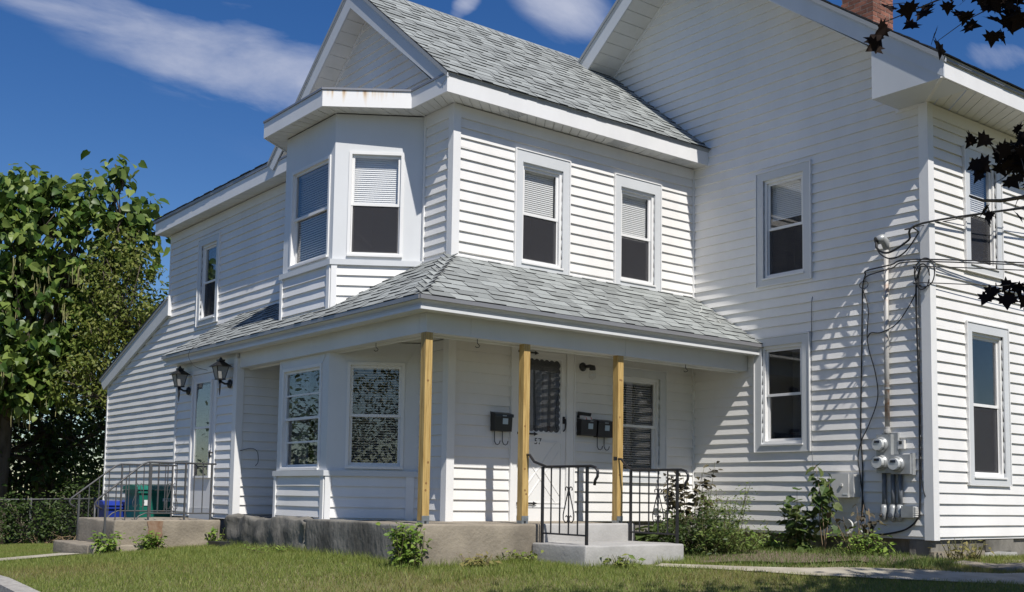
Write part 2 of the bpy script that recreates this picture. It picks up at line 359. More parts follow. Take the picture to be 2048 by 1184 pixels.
strip('walk', WALK, WW, .014, 'walk', jag=.12)
strip('side_walk', dense([(-2.95, 4.35), (-4.35, 4.35)]), .95, .028, 'walk', jag=.06)
strip('planting_bed', dense([(2.2, -1.75), (2.9, -2.25), (3.4, -3.0), (3.6, -3.75)]), [1.3] * 3 + [1.5] * 9, .022, 'mulch', jag=.22)
xs2 = np.concatenate([[-60, -30, -20, -14], np.arange(-12, -4.5, .5), [-4.62]]); ys2 = np.concatenate([[-60, -30], np.arange(-16, 22, 1.0), [30, 60]])
dw = sheet('driveway', xs2, ys2, lambda X, Y: gz(np.full_like(X, -4.55), Y) - .115 - .012 * np.minimum(np.maximum(-4.62 - X, 0), 6), 'asphalt'); dw['kind'] = 'structure'
kb = thing('kerb', 'pale granite kerb between lawn and driveway', 'kerb', (-4.52, 0, gzp(-4.5, 0)))
yy = -9.0
while yy < 14:
    ln = random.uniform(1.5, 2.1); a, b = gzp(-4.45, yy), gzp(-4.45, yy + ln); mb = MB()
    mb.hexa([(-4.62, yy, a - .3), (-4.42, yy, a - .3), (-4.42, yy + ln - .012, b - .3), (-4.62, yy + ln - .012, b - .3), (-4.62, yy, a + .035), (-4.42, yy, a + .04), (-4.42, yy + ln - .012, b + .04), (-4.62, yy + ln - .012, b + .035)])
    obj('kerb_stone', mb, 'kerb', kb); yy += ln

# ------------------------------------------------------------------ the house
house = thing('house', 'white vinyl sided two storey house with grey shingle roofs and corner porch', 'house', (0, 0, 0))
FE = frame((0, 0, 0), (1, 0, 0), (0, -1, 0))            # wall with the front door
FB = frame((L, 0, 0), (0, -1, 0), (-1, 0, 0))           # tall gable wall
FR = frame((0, W, 0), (1, 0, 0), (0, -1, 0))            # sunlit end wall
F0 = frame((0, 0, 0), (0, -1, 0), (-1, 0, 0))           # wall behind the bay
BX = -.93
FF = frame((BX, 0, 0), (0, -1, 0), (-1, 0, 0))          # bay, middle face
fa = Vector((.93, -.615, 0)).normalized(); FACL = math.hypot(.93, .615)
FC = frame((BX, 1.235, 0), fa, (fa.y, -fa.x, 0))        # bay, angled face by the front door
fb = Vector((-.93, -.63, 0)).normalized(); FD = frame((0, 3.20, 0), fb, (fb.y, -fb.x, 0)); FADL = math.hypot(.93, .63)
VX, VY = -1.0, 3.70
FV = frame((VX, 0, 0), (0, -1, 0), (-1, 0, 0))          # vestibule front
FS = frame((0, VY, 0), (1, 0, 0), (0, -1, 0))           # vestibule side
PITCH = .1268; LIP = .026

def bands(z0, z1, holes):
    cut = sorted({z0, z1} | {h for H in holes for h in (H[2], H[3]) if z0 < h < z1})
    return list(zip(cut[:-1], cut[1:]))
def spans(a0, a1, z0, z1, holes):
    sp_ = [(a0, a1)]
    for (h0, h1, hz0, hz1) in holes:
        if hz0 < z1 - 1e-6 and hz1 > z0 + 1e-6:
            nx = []
            for (p, q) in sp_:
                if h0 > p: nx.append((p, min(q, h0)))
                if h1 < q: nx.append((max(p, h1), q))
            sp_ = [(p, q) for p, q in nx if q - p > .004]
    return sp_
NB = [0]
def wall(name, F, a0, a1, z0, z1, holes=(), phase=.597, clip=None, mats='vinyl', lip=LIP, seams=True, side=True):
    """sheathing as the wall part, every siding course a board of its own under it"""
    sh = MB(F); zs = [z0]
    st = .3 if clip else z1 - z0
    while zs[-1] < z1 - 1e-6: zs.append(min(z1, zs[-1] + st))
    for za, zb in zip(zs[:-1], zs[1:]):
        for b0, b1 in bands(za, zb, holes):
            lo, hi = (a0, a1) if clip is None else clip((b0 + b1) / 2, b1)
            for p, q in spans(lo, hi, b0, b1, holes): sh.box(p, q, -.10, -.012, b0, b1)
    part = obj(name, sh, 'sheath', house)
    if not side: return part
    k = math.floor((z0 - phase) / PITCH); z = phase + k * PITCH
    while z < z1 - .004:
        zb, zt = max(z, z0), min(z + PITCH, z1); pieces = []
        for b0, b1 in bands(zb, zt, holes):
            if clip is None: lo0, hi0, lo1, hi1 = a0, a1, a0, a1
            else: (lo0, hi0), (lo1, hi1) = clip(b0, b0), clip(b1, b1)
            if hi0 - lo0 < .03: continue
            for p, q in spans(lo0, hi0, b0, b1, holes):
                n = max(1, int((q - p) / .38)); ps = [p + (q - p) * i / n for i in range(n + 1)]
                fr0, fr1 = (b0 - z) / PITCH, (b1 - z) / PITCH
                seam = random.randint(1, n - 1) if (seams and n > 3 and random.random() < .45) else -1
                vs = []; fs = []
                for i, aa in enumerate(ps):
                    wv = random.uniform(-.0022, .0022); dz = random.uniform(-.0012, .0012)
                    l_ = lip + wv; t_ = .0035 + wv * .3
                    if seam >= 0 and i >= seam: l_ += .002; t_ += .002
                    d0 = l_ + (t_ - l_) * fr0; d1 = l_ + (t_ - l_) * fr1
                    a_top = aa
                    if clip is not None: a_top = min(max(aa, lo1), hi1) if hi1 > lo1 else (lo1 + hi1) / 2
                    vs += [(aa, -.012, b0 + dz), (aa, d0, b0 + dz), (a_top, d1, b1), (a_top, -.012, b1)]
                for i in range(n):
                    o_ = 4 * i
                    fs += [(o_ + 1, o_ + 5, o_ + 6, o_ + 2)[::-1], (o_, o_ + 4, o_ + 5, o_ + 1)[::-1]]
                fs += [(0, 1, 2, 3)[::-1], (4 * n + 3, 4 * n + 2, 4 * n + 1, 4 * n)[::-1]]
                for pc in pieces:                           # notched board: joins the piece right below it
                    if pc[1] > p + .001 and pc[0] < q - .001: pc[2].add(vs, fs); pc[0] = min(pc[0], p); pc[1] = max(pc[1], q); break
                else: pieces.append([p, q, MB(F).add(vs, fs)])
        for pc in pieces: obj('siding_board', pc[2], mats, part); NB[0] += 1
        z += PITCH
    return part
def blind_mesh(F, a0, a1, z0, z1, d, pitch=.026, open_=False):
    mb = MB(F); z = z0
    if open_:                                              # slats tipped open: the dim room shows between them
        while z < z1 - .02:
            mb.hexa([(a0, d, z + .006), (a1, d, z + .006), (a1, d - .024, z), (a0, d - .024, z), (a0, d, z + .0075), (a1, d, z + .0075), (a1, d - .024, z + .0015), (a0, d - .024, z + .0015)]); z += .031
        mb.box(a0, a1, d - .03, d + .004, z1 - .012, z1 + .02); return mb
    while z < z1 - .01:
        mb.hexa([(a0, d, z), (a1, d, z), (a1, d - .009, z + .024), (a0, d - .009, z + .024), (a0, d + .001, z + .0015), (a1, d + .001, z + .0015), (a1, d - .008, z + .0255), (a0, d - .008, z + .0255)]); z += pitch
    mb.box(a0, a1, d - .02, d + .004, z1 - .012, z1 + .02); return mb
HOLES = {}
def window(F, key, a0, a1, z0, z1, cas=.105, blind=None, meet=.5, muntin=0, flat=False, curtain=False, scr=True, head=0.0, casmat='coil', op=False):
    """a double-hung window: a0..z1 is the outside of the casing (or of the frame, when set in a flat panel)"""
    fr = MB(F)
    if flat: o0, o1, p0, p1 = a0, a1, z0, z1
    else: o0, o1, p0, p1 = a0 + cas, a1 - cas, z0 + cas * .9, z1 - cas - head
    HOLES.setdefault(key, []).append((o0, o1, p0, p1))
    fr.ring(o0, o1, p0, p1, .038, -.075, .014 if flat else .008)
    root = obj('window', fr, 'trim', house)
    if not flat:
        cs = MB(F); d1 = .040
        cs.box(a0, o0, 0, d1, z0, z1); cs.box(o1, a1, 0, d1, z0, z1); cs.box(o0, o1, 0, d1, p1, z1); cs.box(o0, o1, 0, d1, z0, p0)
        obj('casing', cs, casmat, root)
        ch = MB(F); ch.box(a0 - .018, a0 - .002, 0, .050, z0 - .012, z1 + .014); ch.box(a1 + .002, a1 + .018, 0, .050, z0 - .012, z1 + .014); ch.box(a0 - .002, a1 + .002, 0, .050, z1 + .002, z1 + .016); ch.box(a0 - .002, a1 + .002, 0, .045, z0 - .014, z0 - .002)
        obj('trim_channel', ch, 'trim', root)
        sl = MB(F); sl.box(o0 - .01, o1 + .01, .01, .056, p0 - .022, p0 - .001); obj('sill', sl, 'trim', root)
    else:
        sl = MB(F); sl.box(o0, o1, .016, .034, p0 - .004, p0 + .022); obj('sill', sl, 'trim', root)
    i0, i1, q0, q1 = o0 + .038, o1 - .038, p0 + .038, p1 - .038; zm = q0 + (q1 - q0) * meet
    for (lo, hi, dd, nm) in ((zm - .02, q1, -.02, 'u'), (q0, zm + .018, -.046, 'l')):
        s_ = MB(F); s_.ring(i0, i1, lo, hi, .034, dd - .022, dd)
        if muntin:
            for k in range(1, muntin + 1):
                zk = lo + (hi - lo) * k / (muntin + 1); s_.box(i0 + .034, i1 - .034, dd - .018, dd - .002, zk - .011, zk + .011)
        so_ = obj('sash', s_, 'trim', root)
        pn = MB(F); pn.box(i0 + .03, i1 - .03, dd - .013, dd - .009, lo + .03, hi - .03); obj('pane', pn, 'glass', root)
    if scr:
        obj('insect_screen', MB(F).box(i0 + .016, i1 - .016, -.032, -.031, q0 + .016, zm - .022), 'screen', root)
        s_ = MB(F); s_.ring(i0 + .002, i1 - .002, q0 + .001, zm - .006, .016, -.036, -.026); obj('screen_frame', s_, 'trim', root)
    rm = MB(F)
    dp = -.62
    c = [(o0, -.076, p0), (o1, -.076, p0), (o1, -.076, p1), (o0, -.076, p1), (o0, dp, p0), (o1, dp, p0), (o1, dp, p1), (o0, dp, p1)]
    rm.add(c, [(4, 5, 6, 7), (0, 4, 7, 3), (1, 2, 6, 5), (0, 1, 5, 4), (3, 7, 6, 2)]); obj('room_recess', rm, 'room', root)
    if blind is not None: obj('blind', blind_mesh(F, i0 + .012, i1 - .012, q0 + (q1 - q0) * blind, q1 - .03, -.095, open_=op), 'blind', root)
    if curtain:
        cu = MB(F); n = 14
        for sd_ in (0, 1):
            x0_, x1_ = (i0, i0 + (i1 - i0) * .42) if sd_ == 0 else (i1 - (i1 - i0) * .42, i1)
            for k in range(n):
                xa, xb = x0_ + (x1_ - x0_) * k / n, x0_ + (x1_ - x0_) * (k + 1) / n; da, db = -.16 + .02 * (k % 2), -.16 + .02 * ((k + 1) % 2)
                cu.add([(xa, da, q0), (xb, db, q0), (xb, db, q1), (xa, da, q1)], [(0, 1, 2, 3)])
        obj('curtain', cu, 'curtain', root)
    return root

ZS = 5.47                                                # soffit height all round
# windows first, they make the holes in the walls
window(FE, 'E', .928, 1.802, 3.594, 5.106, blind=.5, head=.04)
window(FE, 'E', 2.62, 3.474, 3.594, 5.106, blind=.47, head=.04)
window(FE, 'El', 2.639, 3.591, .993, 2.502, blind=.05, scr=False, op=True)
window(FB, 'B', 1.175, 2.038, 3.607, 5.129, blind=.6)
window(FB, 'B', 1.135, 2.001, 1.41, 2.898, scr=False)
window(FR, 'R', 4.937, 5.772, 3.57, 5.07, blind=.45)
window(FR, 'R', 4.921, 5.853, .998, 2.932)
window(F0, 'L', -7.691, -6.825, 3.624, 5.122, curtain=True)
window(FC, 'Cu', .175, .855, 3.685, 5.005, flat=True, blind=.5)
window(FF, 'Fu', -2.375, -1.335, 3.685, 4.975, flat=True, blind=.02, scr=False, op=True)
window(FC, 'Cl', .225, .925, 1.08, 2.375, flat=True, blind=.02, scr=False, op=True)
window(FF, 'Fl', -2.455, -1.405, 1.06, 2.37, flat=True, muntin=1, curtain=True, scr=False)

# doors
DR = (.917, 1.914, .5, 2.647); VD = (-5.29, -4.36, .50, 2.56)
HOLES['El'].append((DR[0] + .05, DR[1] - .05, DR[2] - .2, DR[3] - .05)); HOLES['V'] = [(VD[0] + .04, VD[1] - .04, VD[2] - .3, VD[3] - .04)]

PH = 3.681
RA, RZ = 2.05, 7.62                                      # wing ridge: y, top
def wing_clip(z, zt):                                    # gable over the bay; a = -y
    y0 = min(2.05, max(0, (zt - 5.65) / .83)); return (-(4.1 - y0), -y0)
wall('entry_wall_siding', FE, .0, L, 3.60, ZS, HOLES['E'], PH)
wall('porch_wall_siding', FE, .0, L, .458, 2.62, HOLES['El'])
def big_clip(z, zt):
    zt_ = zt + .27                                       # top of wall under the rake soffit
    lo = -min(3.86, (8.943 - zt_) / .78); hi = min(3.665, -(zt_ - 8.838) / .74)
    return (lo, hi)
wall('gable_wall_siding', FB, -3.86, 3.665, .351, 8.58, HOLES['B'], PH, big_clip)
wall('end_wall_siding', FR, L, 9.4, .351, 5.45, HOLES['R'], PH)
wall('bay_side_wall_siding', F0, -.62, 0, 3.60, ZS, (), PH)
wall('bay_side_wall_siding', F0, -.62, 0, .458, 2.62)
wall('wing_gable_siding', F0, -4.1, 0, 5.47, 7.34, (), PH, wing_clip)
def left_clip(z, zt):                                    # long wall with the lean-to slope on its far end
    far_ = 9.056 if zt > 3.96 else min(12.265, 9.056 + (3.96 - zt) / .338)
    return (-far_, -3.2)
wall('long_wall_siding', F0, -12.265, -3.2, .362, ZS, HOLES['L'], PH, left_clip)
wall('vestibule_siding', FV, -5.9, -VY, .40, 2.62, HOLES['V'])
wall('vestibule_side_siding', FS, VX, 0, .45, 2.62)
wall('vestibule_far_siding', frame((0, 5.9, 0), (-1, 0, 0), (0, 1, 0)), 0, 1.0, .40, 2.62, side=False)
# closed back of the house (not seen): plain walls so that no light crosses it
bk = MB(); bk.box(L + .1, 9.3, 3.76, 3.86, .3, 5.6); bk.box(9.3, 9.4, W, 3.86, .3, 5.6); bk.box(0, L, 4.0, 4.1, .3, 5.6); bk.box(.1, 4.5, 8.95, 9.05, .3, 5.5); bk.box(4.4, 4.5, 4.1, 8.95, .3, 5.5); bk.box(.1, 3, 12.16, 12.26, .3, 2.9); bk.box(3, 3.1, 9.05, 12.26, .3, 2.9)
obj('rear_wall', bk, 'vinyl', house)
# bay panels and skirts
def panel(F, a0, a1, z0, z1, holes, m='panel', d0=-.10, d1=0.0):
    mb = MB(F)
    for b0, b1 in bands(z0, z1, holes):
        for p, q in spans(a0, a1, b0, b1, holes): mb.box(p, q, d0, d1, b0, b1)
    return mb
obj('bay_panel', panel(FC, 0, FACL, 3.635, ZS, HOLES['Cu']), 'panel', house)
obj('bay_panel', panel(FF, -2.57, -1.235, 3.635, ZS, HOLES['Fu'], d1=-.001), 'panel', house)
obj('bay_panel', panel(FD, 0, FADL, 3.635, ZS, []), 'panel', house)
obj('bay_panel', panel(FC, 0, FACL, 1.05, 2.62, HOLES['Cl']), 'panel', house)
obj('bay_panel', panel(FF, -2.57, -1.235, 1.05, 2.62, HOLES['Fl'], d1=-.001), 'panel', house)
obj('bay_panel', panel(FD, 0, FADL, 1.05, 2.62, []), 'panel', house)
for (F, a0, a1, hs_, zz_) in ((FC, .0, FACL, 'Cl', (2.375, 2.62)), (FF, -2.57, -1.235, 'Fl', (2.37, 2.62))):
    h = HOLES[hs_][0]                                    # folded mitres of the metal wrap round the lower windows
    for sx in (-1, 1):
        xa = h[0] if sx < 0 else h[1]
        obj('panel_seam', MB(F).prism([(xa + sx * .006, .001, h[3] + .002), (xa + sx * .13, .001, h[3] + .17), (xa + sx * .136, .001, h[3] + .17), (xa + sx * .012, .001, h[3] + .002)], (0, .003, 0)), 'panel', house)
for zlo, zhi, nm in ((2.90, 3.57, 'upper'), (.44, .99, 'lower')):
    ph = zhi - PITCH * 9
    wall('bay_skirt_siding', FC, .05, FACL, zlo, zhi, (), ph, seams=False); wall('bay_skirt_siding', FF, -2.53, -1.275, zlo, zhi, (), ph, seams=False); wall('bay_skirt_siding', FD, 0, FADL - .05, zlo, zhi, (), ph, side=False)
def corner(name, F, a, w_, z0, z1, m='trim', d=.034): obj(name, MB(F).box(a, a + w_, -.04, d, z0, z1), m, house)
def lcorner(x, y, z0, z1, w1=.075, w2=.075, d=.034, nm='corner_board'):   # outside corner: faces -x and -y
    mb = MB(); mb.box(x - d, x + w1, y - d, y + .0, z0, z1); mb.box(x - d, x, y, y + w2, z0, z1); obj(nm, mb, 'trim', house)
lcorner(0, 0, 3.56, ZS); lcorner(-.03, -.03, .455, 2.62); lcorner(L, W, .345, 5.45, .085, .085); lcorner(VX, VY, .38, 2.62, .07, .09)
for zlo, zhi in ((2.90, 3.57), (.44, .99)):
    corner('bay_corner_board', FC, -.005, .07, zlo, zhi); corner('bay_corner_board', FF, -1.31, .073, zlo, zhi, d=.0345); corner('bay_corner_board', FF, -2.575, .06, zlo, zhi, d=.0345)
corner('bay_corner_board', FC, FACL - .15, .10, .44, .99)
for zlo, zhi in ((.5, 2.62), (3.6, ZS)):                 # inside-corner posts
    obj('inside_corner_post', MB().box(L - .038, L - .002, -.038, -.002, zlo, zhi), 'trim', house)
obj('inside_corner_post', MB().box(-.036, -.003, .580, .612, 3.6, ZS), 'trim', house)
corner('corner_board', F0, -9.07, .045, 4.30, ZS); corner('corner_board', F0, -12.28, .05, .355, 3.0); corner('corner_board', FV, -5.92, .05, .40, 2.62)
# sill bands of the bay
def mitre(P, off):
    """offset an open polyline to its outside (left of travel = +)"""
    out = []
    for i, p in enumerate(P):
        p = Vector(p[:2]); d1 = (Vector(P[i][:2]) - Vector(P[i - 1][:2])).normalized() if i > 0 else None; d2 = (Vector(P[i + 1][:2]) - p).normalized() if i < len(P) - 1 else None
        d1 = d1 or d2; d2 = d2 or d1; n1 = Vector((d1.y, -d1.x)); n2 = Vector((d2.y, -d2.x)); b = (n1 + n2).normalized(); out.append(p - b * (off / max(.2, b.dot(n1))))
    return out
def band(name, P, z0, z1, t, m, parent, mats_each=None, out=0.0):
    """boards along a polyline, outer face `out` beyond it, thickness t inwards"""
    A = mitre(P, out); B = mitre(P, out - t); res = []
    for i in range(len(P) - 1):
        a, b, c_, d_ = A[i], A[i + 1], B[i + 1], B[i]
        mb = MB().hexa([(d_.x, d_.y, z0), (c_.x, c_.y, z0), (b.x, b.y, z0), (a.x, a.y, z0), (d_.x, d_.y, z1), (c_.x, c_.y, z1), (b.x, b.y, z1), (a.x, a.y, z1)])
        res.append(obj(name, mb, mats_each[i] if mats_each else m, parent))
    return res
BAYW = [(0, .62), (BX, 1.235), (BX, 2.57), (0, 3.20)]
band('bay_sill', BAYW, 3.568, 3.636, .08, 'coil', house, out=.045); band('bay_sill', BAYW, .985, 1.052, .08, 'coil', house, out=.045)
band('base_flashing', [(L, 0), (0, 0), (0, .60)], 3.59, 3.632, .036, 'trim', house, out=.036)
# frieze boards under the soffits
for F, a0, a1, z1_ in ((FE, .05, L - .03, ZS), (F0, -.61, -.05, ZS), (F0, -9.03, -4.1, ZS), (FR, L + .06, 9.4, 5.45)):
    obj('frieze_board', MB(F).box(a0, a1, 0, .030, z1_ - .15, z1_ - .003), 'vinyl', house)

# ------------------------------------------------------------------ eaves: fascia, soffit, drip edge
EW = [(L, 0), (0, 0), (0, .62), (BX, 1.235), (BX, 2.57), (0, 3.20), (0, 9.056)]                      # line of the walls
EO = [(L, -.295), (-.32, -.295), (-.32, .467), (-1.20, 1.10), (-1.20, 2.72), (-.30, 3.36), (-.27, 9.23)]  # line of the eave
soff = obj('soffit', MB().add([(p[0] * .999, p[1], ZS + .03) for p in EO] + [(p[0], p[1], ZS + .03) for p in EW], [(i, i + 1, 8 + i, 7 + i) for i in range(6)]), 'deckedge', house)
def soffit_run(a, b, c, d, z, n, parent, m='soffit'):
    a, b, c, d = (Vector(p) for p in (a, b, c, d))         # a->b along the eave, c->d along the wall
    for i in range(n):
        t0, t1 = i / n, (i + 1) / n; g_ = .03
        q = [a.lerp(b, t0 + g_ / n), a.lerp(b, t1 - g_ / n), c.lerp(d, t1 - g_ / n), c.lerp(d, t0 + g_ / n)]
        zz_ = z + random.uniform(-.0015, .0015)
        obj('soffit_panel', MB().prism([(p.x, p.y, zz_) for p in q], (0, 0, .008)), m, parent)
EI = mitre(EO, -.02)
for i, n in enumerate((30, 5, 8, 9, 8, 32)):
    soffit_run(EI[i], EI[i + 1], EW[i], EW[i + 1], ZS + .012, n, soff)
for i in (2, 3, 1):                                         # corner battens of the soffit
    p, q = Vector(EI[i]), Vector(EW[i]); t = (q - p).normalized(); n_ = Vector((-t.y, t.x)) * .014
    obj('soffit_batten', MB().prism([(x.x, x.y, ZS + .004) for x in (p - n_, q - n_, q + n_, p + n_)], (0, 0, .012)), 'soffit', soff)
for x0_ in (.62, 2.42, 3.62):                               # perforated vent panels in the eave
    vb = MB()
    for k in range(10): vb.box(x0_ + k * .03, x0_ + k * .03 + .012, -.24, -.06, ZS + .0075, ZS + .0115)
    obj('soffit_vent', vb, 'coil', soff)
band('fascia', EO, ZS, 5.675, .02, 'trim', house, ['trim', 'trim', 'rust', 'trim', 'trim', 'trim'])
band('drip_edge', EO, 5.677, 5.702, .05, 'drip', house, out=.014)
bt = MB().add([(p[0], p[1], 5.69) for p in EO[1:6]] + [(0, -.28, 5.72), (0, 3.5, 5.72)], [(0, 1, 6 - 1), (1, 2, 3, 5), (3, 4, 6, 5)])
obj('bay_roof', bt, 'drip', house)
obj('eave_return', MB().box(-.27, .6, 9.21, 9.23, ZS, 5.675), 'trim', house)
obj('end_soffit', MB().box(-.25, 1.0, 9.056, 9.21, ZS + .01, ZS + .03), 'soffit', house)

# ------------------------------------------------------------------ shingle roofs
def shingle_unit(name, th):
    mb = MB()
    v = [(0, 0, .001), (1, 0, .001), (1, 1, -.006), (0, 1, -.006), (0, 0, th), (1, 0, th), (1, 1, .003), (0, 1, .003)]
    mb.add(v, [(4, 5, 6, 7)], 0); mb.add(v, [(0, 1, 5, 4), (1, 2, 6, 5), (3, 0, 4, 7), (3, 2, 1, 0)], 1)
    me = mb.mesh(name, [M['shingle'], M['butt']]); return me
SH = [shingle_unit('shingle', .009), shingle_unit('shingle_thick', .017)]
left_individual = [300]
def roof(name, o, s_, t_, rows, s0f, s1f, expo=.143, indiv=False, base=None, wmin=.13, wmax=.30, bmat='butt', near=None):
    """o: eave corner, s_: along the eave, t_: up the slope; shingles row by row, proud of the deck"""
    o, s_, t_ = Vector(o), Vector(s_).normalized(), Vector(t_).normalized(); n_ = s_.cross(t_)
    if n_.z < 0: n_ = -n_
    part = base if base is not None else None; rest = MB(); R3 = Matrix((s_, t_, n_)).transposed(); left_h = s_.cross(t_).z < 0
    for i in range(rows):
        a, e = s0f(i * expo), s1f(i * expo); x = a - random.uniform(0, .2); thick = random.random() < .5
        while x < e:
            w_ = random.uniform(wmin, wmax); x0, x1 = max(x, a), min(x + w_, e)
            if x1 - x0 > .02:
                jit = random.uniform(-.004, .004); ln = expo + .05; p = o + s_ * x0 + t_ * (i * expo + jit) + n_ * .004
                if indiv and left_individual[0] > 0 and (near is None or near(x0)):
                    ob = bpy.data.objects.new('shingle', SH[1 if thick else 0]); mm = R3.to_4x4() @ Matrix.Diagonal((x1 - x0 - .003, ln, 1, 1)); mm.translation = p
                    link(ob, part); ob.matrix_world = mm; ob.matrix_basis = mm; left_individual[0] -= 1
                else:
                    th = .017 if thick else .009; wd = x1 - x0 - .003
                    q = lambda aa, bb, cc: p + s_ * aa + t_ * bb + n_ * cc
                    vv = [q(0, 0, .001), q(wd, 0, .001), q(wd, ln, -.006), q(0, ln, -.006), q(0, 0, th), q(wd, 0, th), q(wd, ln, .003), q(0, ln, .003)]
                    rest.add(vv, [(4, 5, 6, 7)], 0); rest.add(vv, [(0, 1, 5, 4), (1, 2, 6, 5), (3, 0, 4, 7)], 1)
            x += w_; thick = (not thick) if random.random() < .75 else thick
    if rest.v:
        ob = obj('shingle_field', rest, ['shingle', 'butt'], part); ob['kind'] = 'stuff'
    return part
# porch roof (front slope, corner hip, side slope)
PE, PT, PZ0, PZ1 = 1.245, 3.605, 2.825, 3.615
pslope = (PZ1 - PZ0) / PE; plen = math.hypot(PE, PZ1 - PZ0); PLE = 5.97
pr_ = MB()
tz = .035
pr_.add([(-PE, -PE, PZ0), (L - .01, -PE, PZ0), (L - .01, 0, PZ1), (0, 0, PZ1), (0, PLE, PZ1), (-PE, PLE, PZ0)], [(0, 1, 2, 3), (0, 3, 4, 5)])
pr_.add([(-PE, -PE, PZ0 - tz), (L - .01, -PE, PZ0 - tz), (L - .01, 0, PZ1 - tz), (0, 0, PZ1 - tz), (0, PLE, PZ1 - tz), (-PE, PLE, PZ0 - tz)], [(3, 2, 1, 0), (5, 4, 3, 0)])
pr_.add([(-PE, -PE, PZ0), (L - .01, -PE, PZ0), (L - .01, -PE, PZ0 - tz), (-PE, -PE, PZ0 - tz), (-PE, PLE, PZ0), (-PE, PLE, PZ0 - tz), (0, PLE, PZ1), (0, PLE, PZ1 - tz)], [(3, 2, 1, 0), (0, 4, 5, 3), (4, 6, 7, 5)])
porch_roof = obj('porch_roof', pr_, 'deckedge', house)
ct = PE / plen
rows = int(plen / .143)
roof('porch', (-PE - .0, -PE - .012, PZ0), (1, 0, 0), (0, PE, PZ1 - PZ0), rows + 1, lambda t: min(t, plen) * ct + .02, lambda t: L + PE - .03, indiv=True, base=porch_roof)
roof('porch', (-PE - .012, PLE, PZ0), (0, -1, 0), (PE, 0, PZ1 - PZ0), rows + 1, lambda t: 0.0, lambda t: PLE + PE - min(t, plen) * ct - .02, indiv=True, base=porch_roof, near=lambda s: s > 3.6)
hp = Vector((-PE, -PE, PZ0)); ht = (Vector((0, 0, PZ1)) - hp); hl = ht.length; ht.normalize()
k = 0.0; CS = ((-1, .34), (-1, .22), (-1, .12), (-1, .05), (-1, .015), (1, .015), (1, .05), (1, .10), (1, .15))
while k < hl - .05:                                         # bent cap shingles over the hip
    p = hp + ht * k; mb = MB(); up = Vector((0, 0, 1)); ro = lambda w: .030 + w * .05 - max(0, .06 - w) * .45
    dirs = {1: Vector((1, 0, 0)), -1: Vector((0, 1, 0))}
    lo = [p + dirs[s_] * w_ + up * (.022 - .03 * w_) - up * max(0, .06 - w_) * .30 for s_, w_ in CS]; hi = [q + ht * .15 - up * .016 for q in lo]; bt_ = [q - up * .012 for q in lo]; n = len(CS)
    mb.add(lo + hi, [(i, i + 1, n + i + 1, n + i)[::-1] for i in range(n - 1)], 0); mb.add(lo + bt_, [(i, i + 1, n + i + 1, n + i) for i in range(n - 1)], 1); mb.add([lo[-1], hi[-1], bt_[-1]], [(0, 1, 2)], 1)
    obj('hip_cap', mb, ['shingle', 'butt'], porch_roof); k += .088
# wing roof
wr = MB(); WX0, WX1 = -.345, 3.72; EY = -.318; TZ = 5.70
wr.prism([(WX0, EY, TZ), (WX0, RA, RZ), (WX0, 2 * RA - EY, TZ), (WX0, 2 * RA - EY - .02, TZ - .045), (WX0, RA, RZ - .055), (WX0, EY + .02, TZ - .045)], (L - WX0 + 1.5, 0, 0))
wing_roof = obj('wing_roof', wr, 'deckedge', house)
wl = math.hypot(RA - EY, RZ - TZ)
roof('wing', (WX0, EY - .012, TZ - .006), (1, 0, 0), (0, RA - EY, RZ - TZ), int(wl / .143) + 1, lambda t: 0, lambda t: L - WX0 + .02 + max(0, 0), base=wing_roof)
x = WX0
while x < 4.1:                                              # ridge caps
    mb = MB(); h_ = .03; w_ = .15; sl = (RZ - TZ) / (RA - EY)
    vv = [(x, RA, RZ + h_), (x + .21, RA, RZ + h_ - .012), (x + .21, RA - w_, RZ - w_ * sl + h_ - .012), (x, RA - w_, RZ - w_ * sl + h_), (x + .21, RA + w_, RZ - w_ * sl + h_ - .012), (x, RA + w_, RZ - w_ * sl + h_)]
    mb.add(vv, [(0, 3, 2, 1), (0, 1, 4, 5)], 0)
    lo = [(p[0], p[1], p[2] - .022) for p in vv]; mb.add([vv[0], vv[3], vv[5], vv[2], lo[0], lo[3], lo[5], lo[2]], [(0, 1, 5, 4), (2, 0, 4, 6), (1, 3, 7, 5)], 1)
    obj('ridge_cap', mb, ['shingle', 'butt'], wing_roof); x += .145
sl = (RZ - TZ) / (RA - EY)
def rake(name, X0, thick, pts, m): obj(name, MB().prism([(X0, y, z) for y, z in pts], (thick, 0, 0)), m, house)
dv = .27
for sg in (1, -1):                                          # rake boards of the wing gable
    ya = RA - sg * (RA - EY - .01)
    za = TZ - .048
    rake('rake_board', WX0 + .02 + (0 if sg > 0 else .0005), .022, [(ya, za), (RA, RZ - .058), (RA, RZ - .058 - dv), (ya + sg * .20 / sl * .55, za - .09)], 'coil')
    rake('rake_trim', WX0 + .008, .012, [(ya - sg * .012, za + .034), (RA, RZ - .024), (RA, RZ - .075), (ya - sg * .012, za - .017)], 'coil')
    # soffit boards following the rake
    n = 14; zo = RZ - .058 - dv * .93
    for i in range(n):
        t0, t1 = i / n + .0015, (i + 1) / n - .0015; y0, y1 = RA - sg * RA * t0, RA - sg * RA * t1; f = lambda y: zo - abs(y - RA) * sl
        obj('soffit_panel', MB().prism([(WX0 + .04, y0, f(y0)), (WX0 + .04, y1, f(y1)), (.0, y1, f(y1)), (.0, y0, f(y0))], (0, 0, .012)), 'soffit', soff)
    obj('rake_molding', MB().prism([(-.03, RA, zo - .002), (-.03, RA - sg * RA, zo - RA * sl - .002), (-.03, RA - sg * RA, zo - RA * sl - .035), (-.03, RA, zo - .035)], (.028, 0, 0)), 'trim', house)
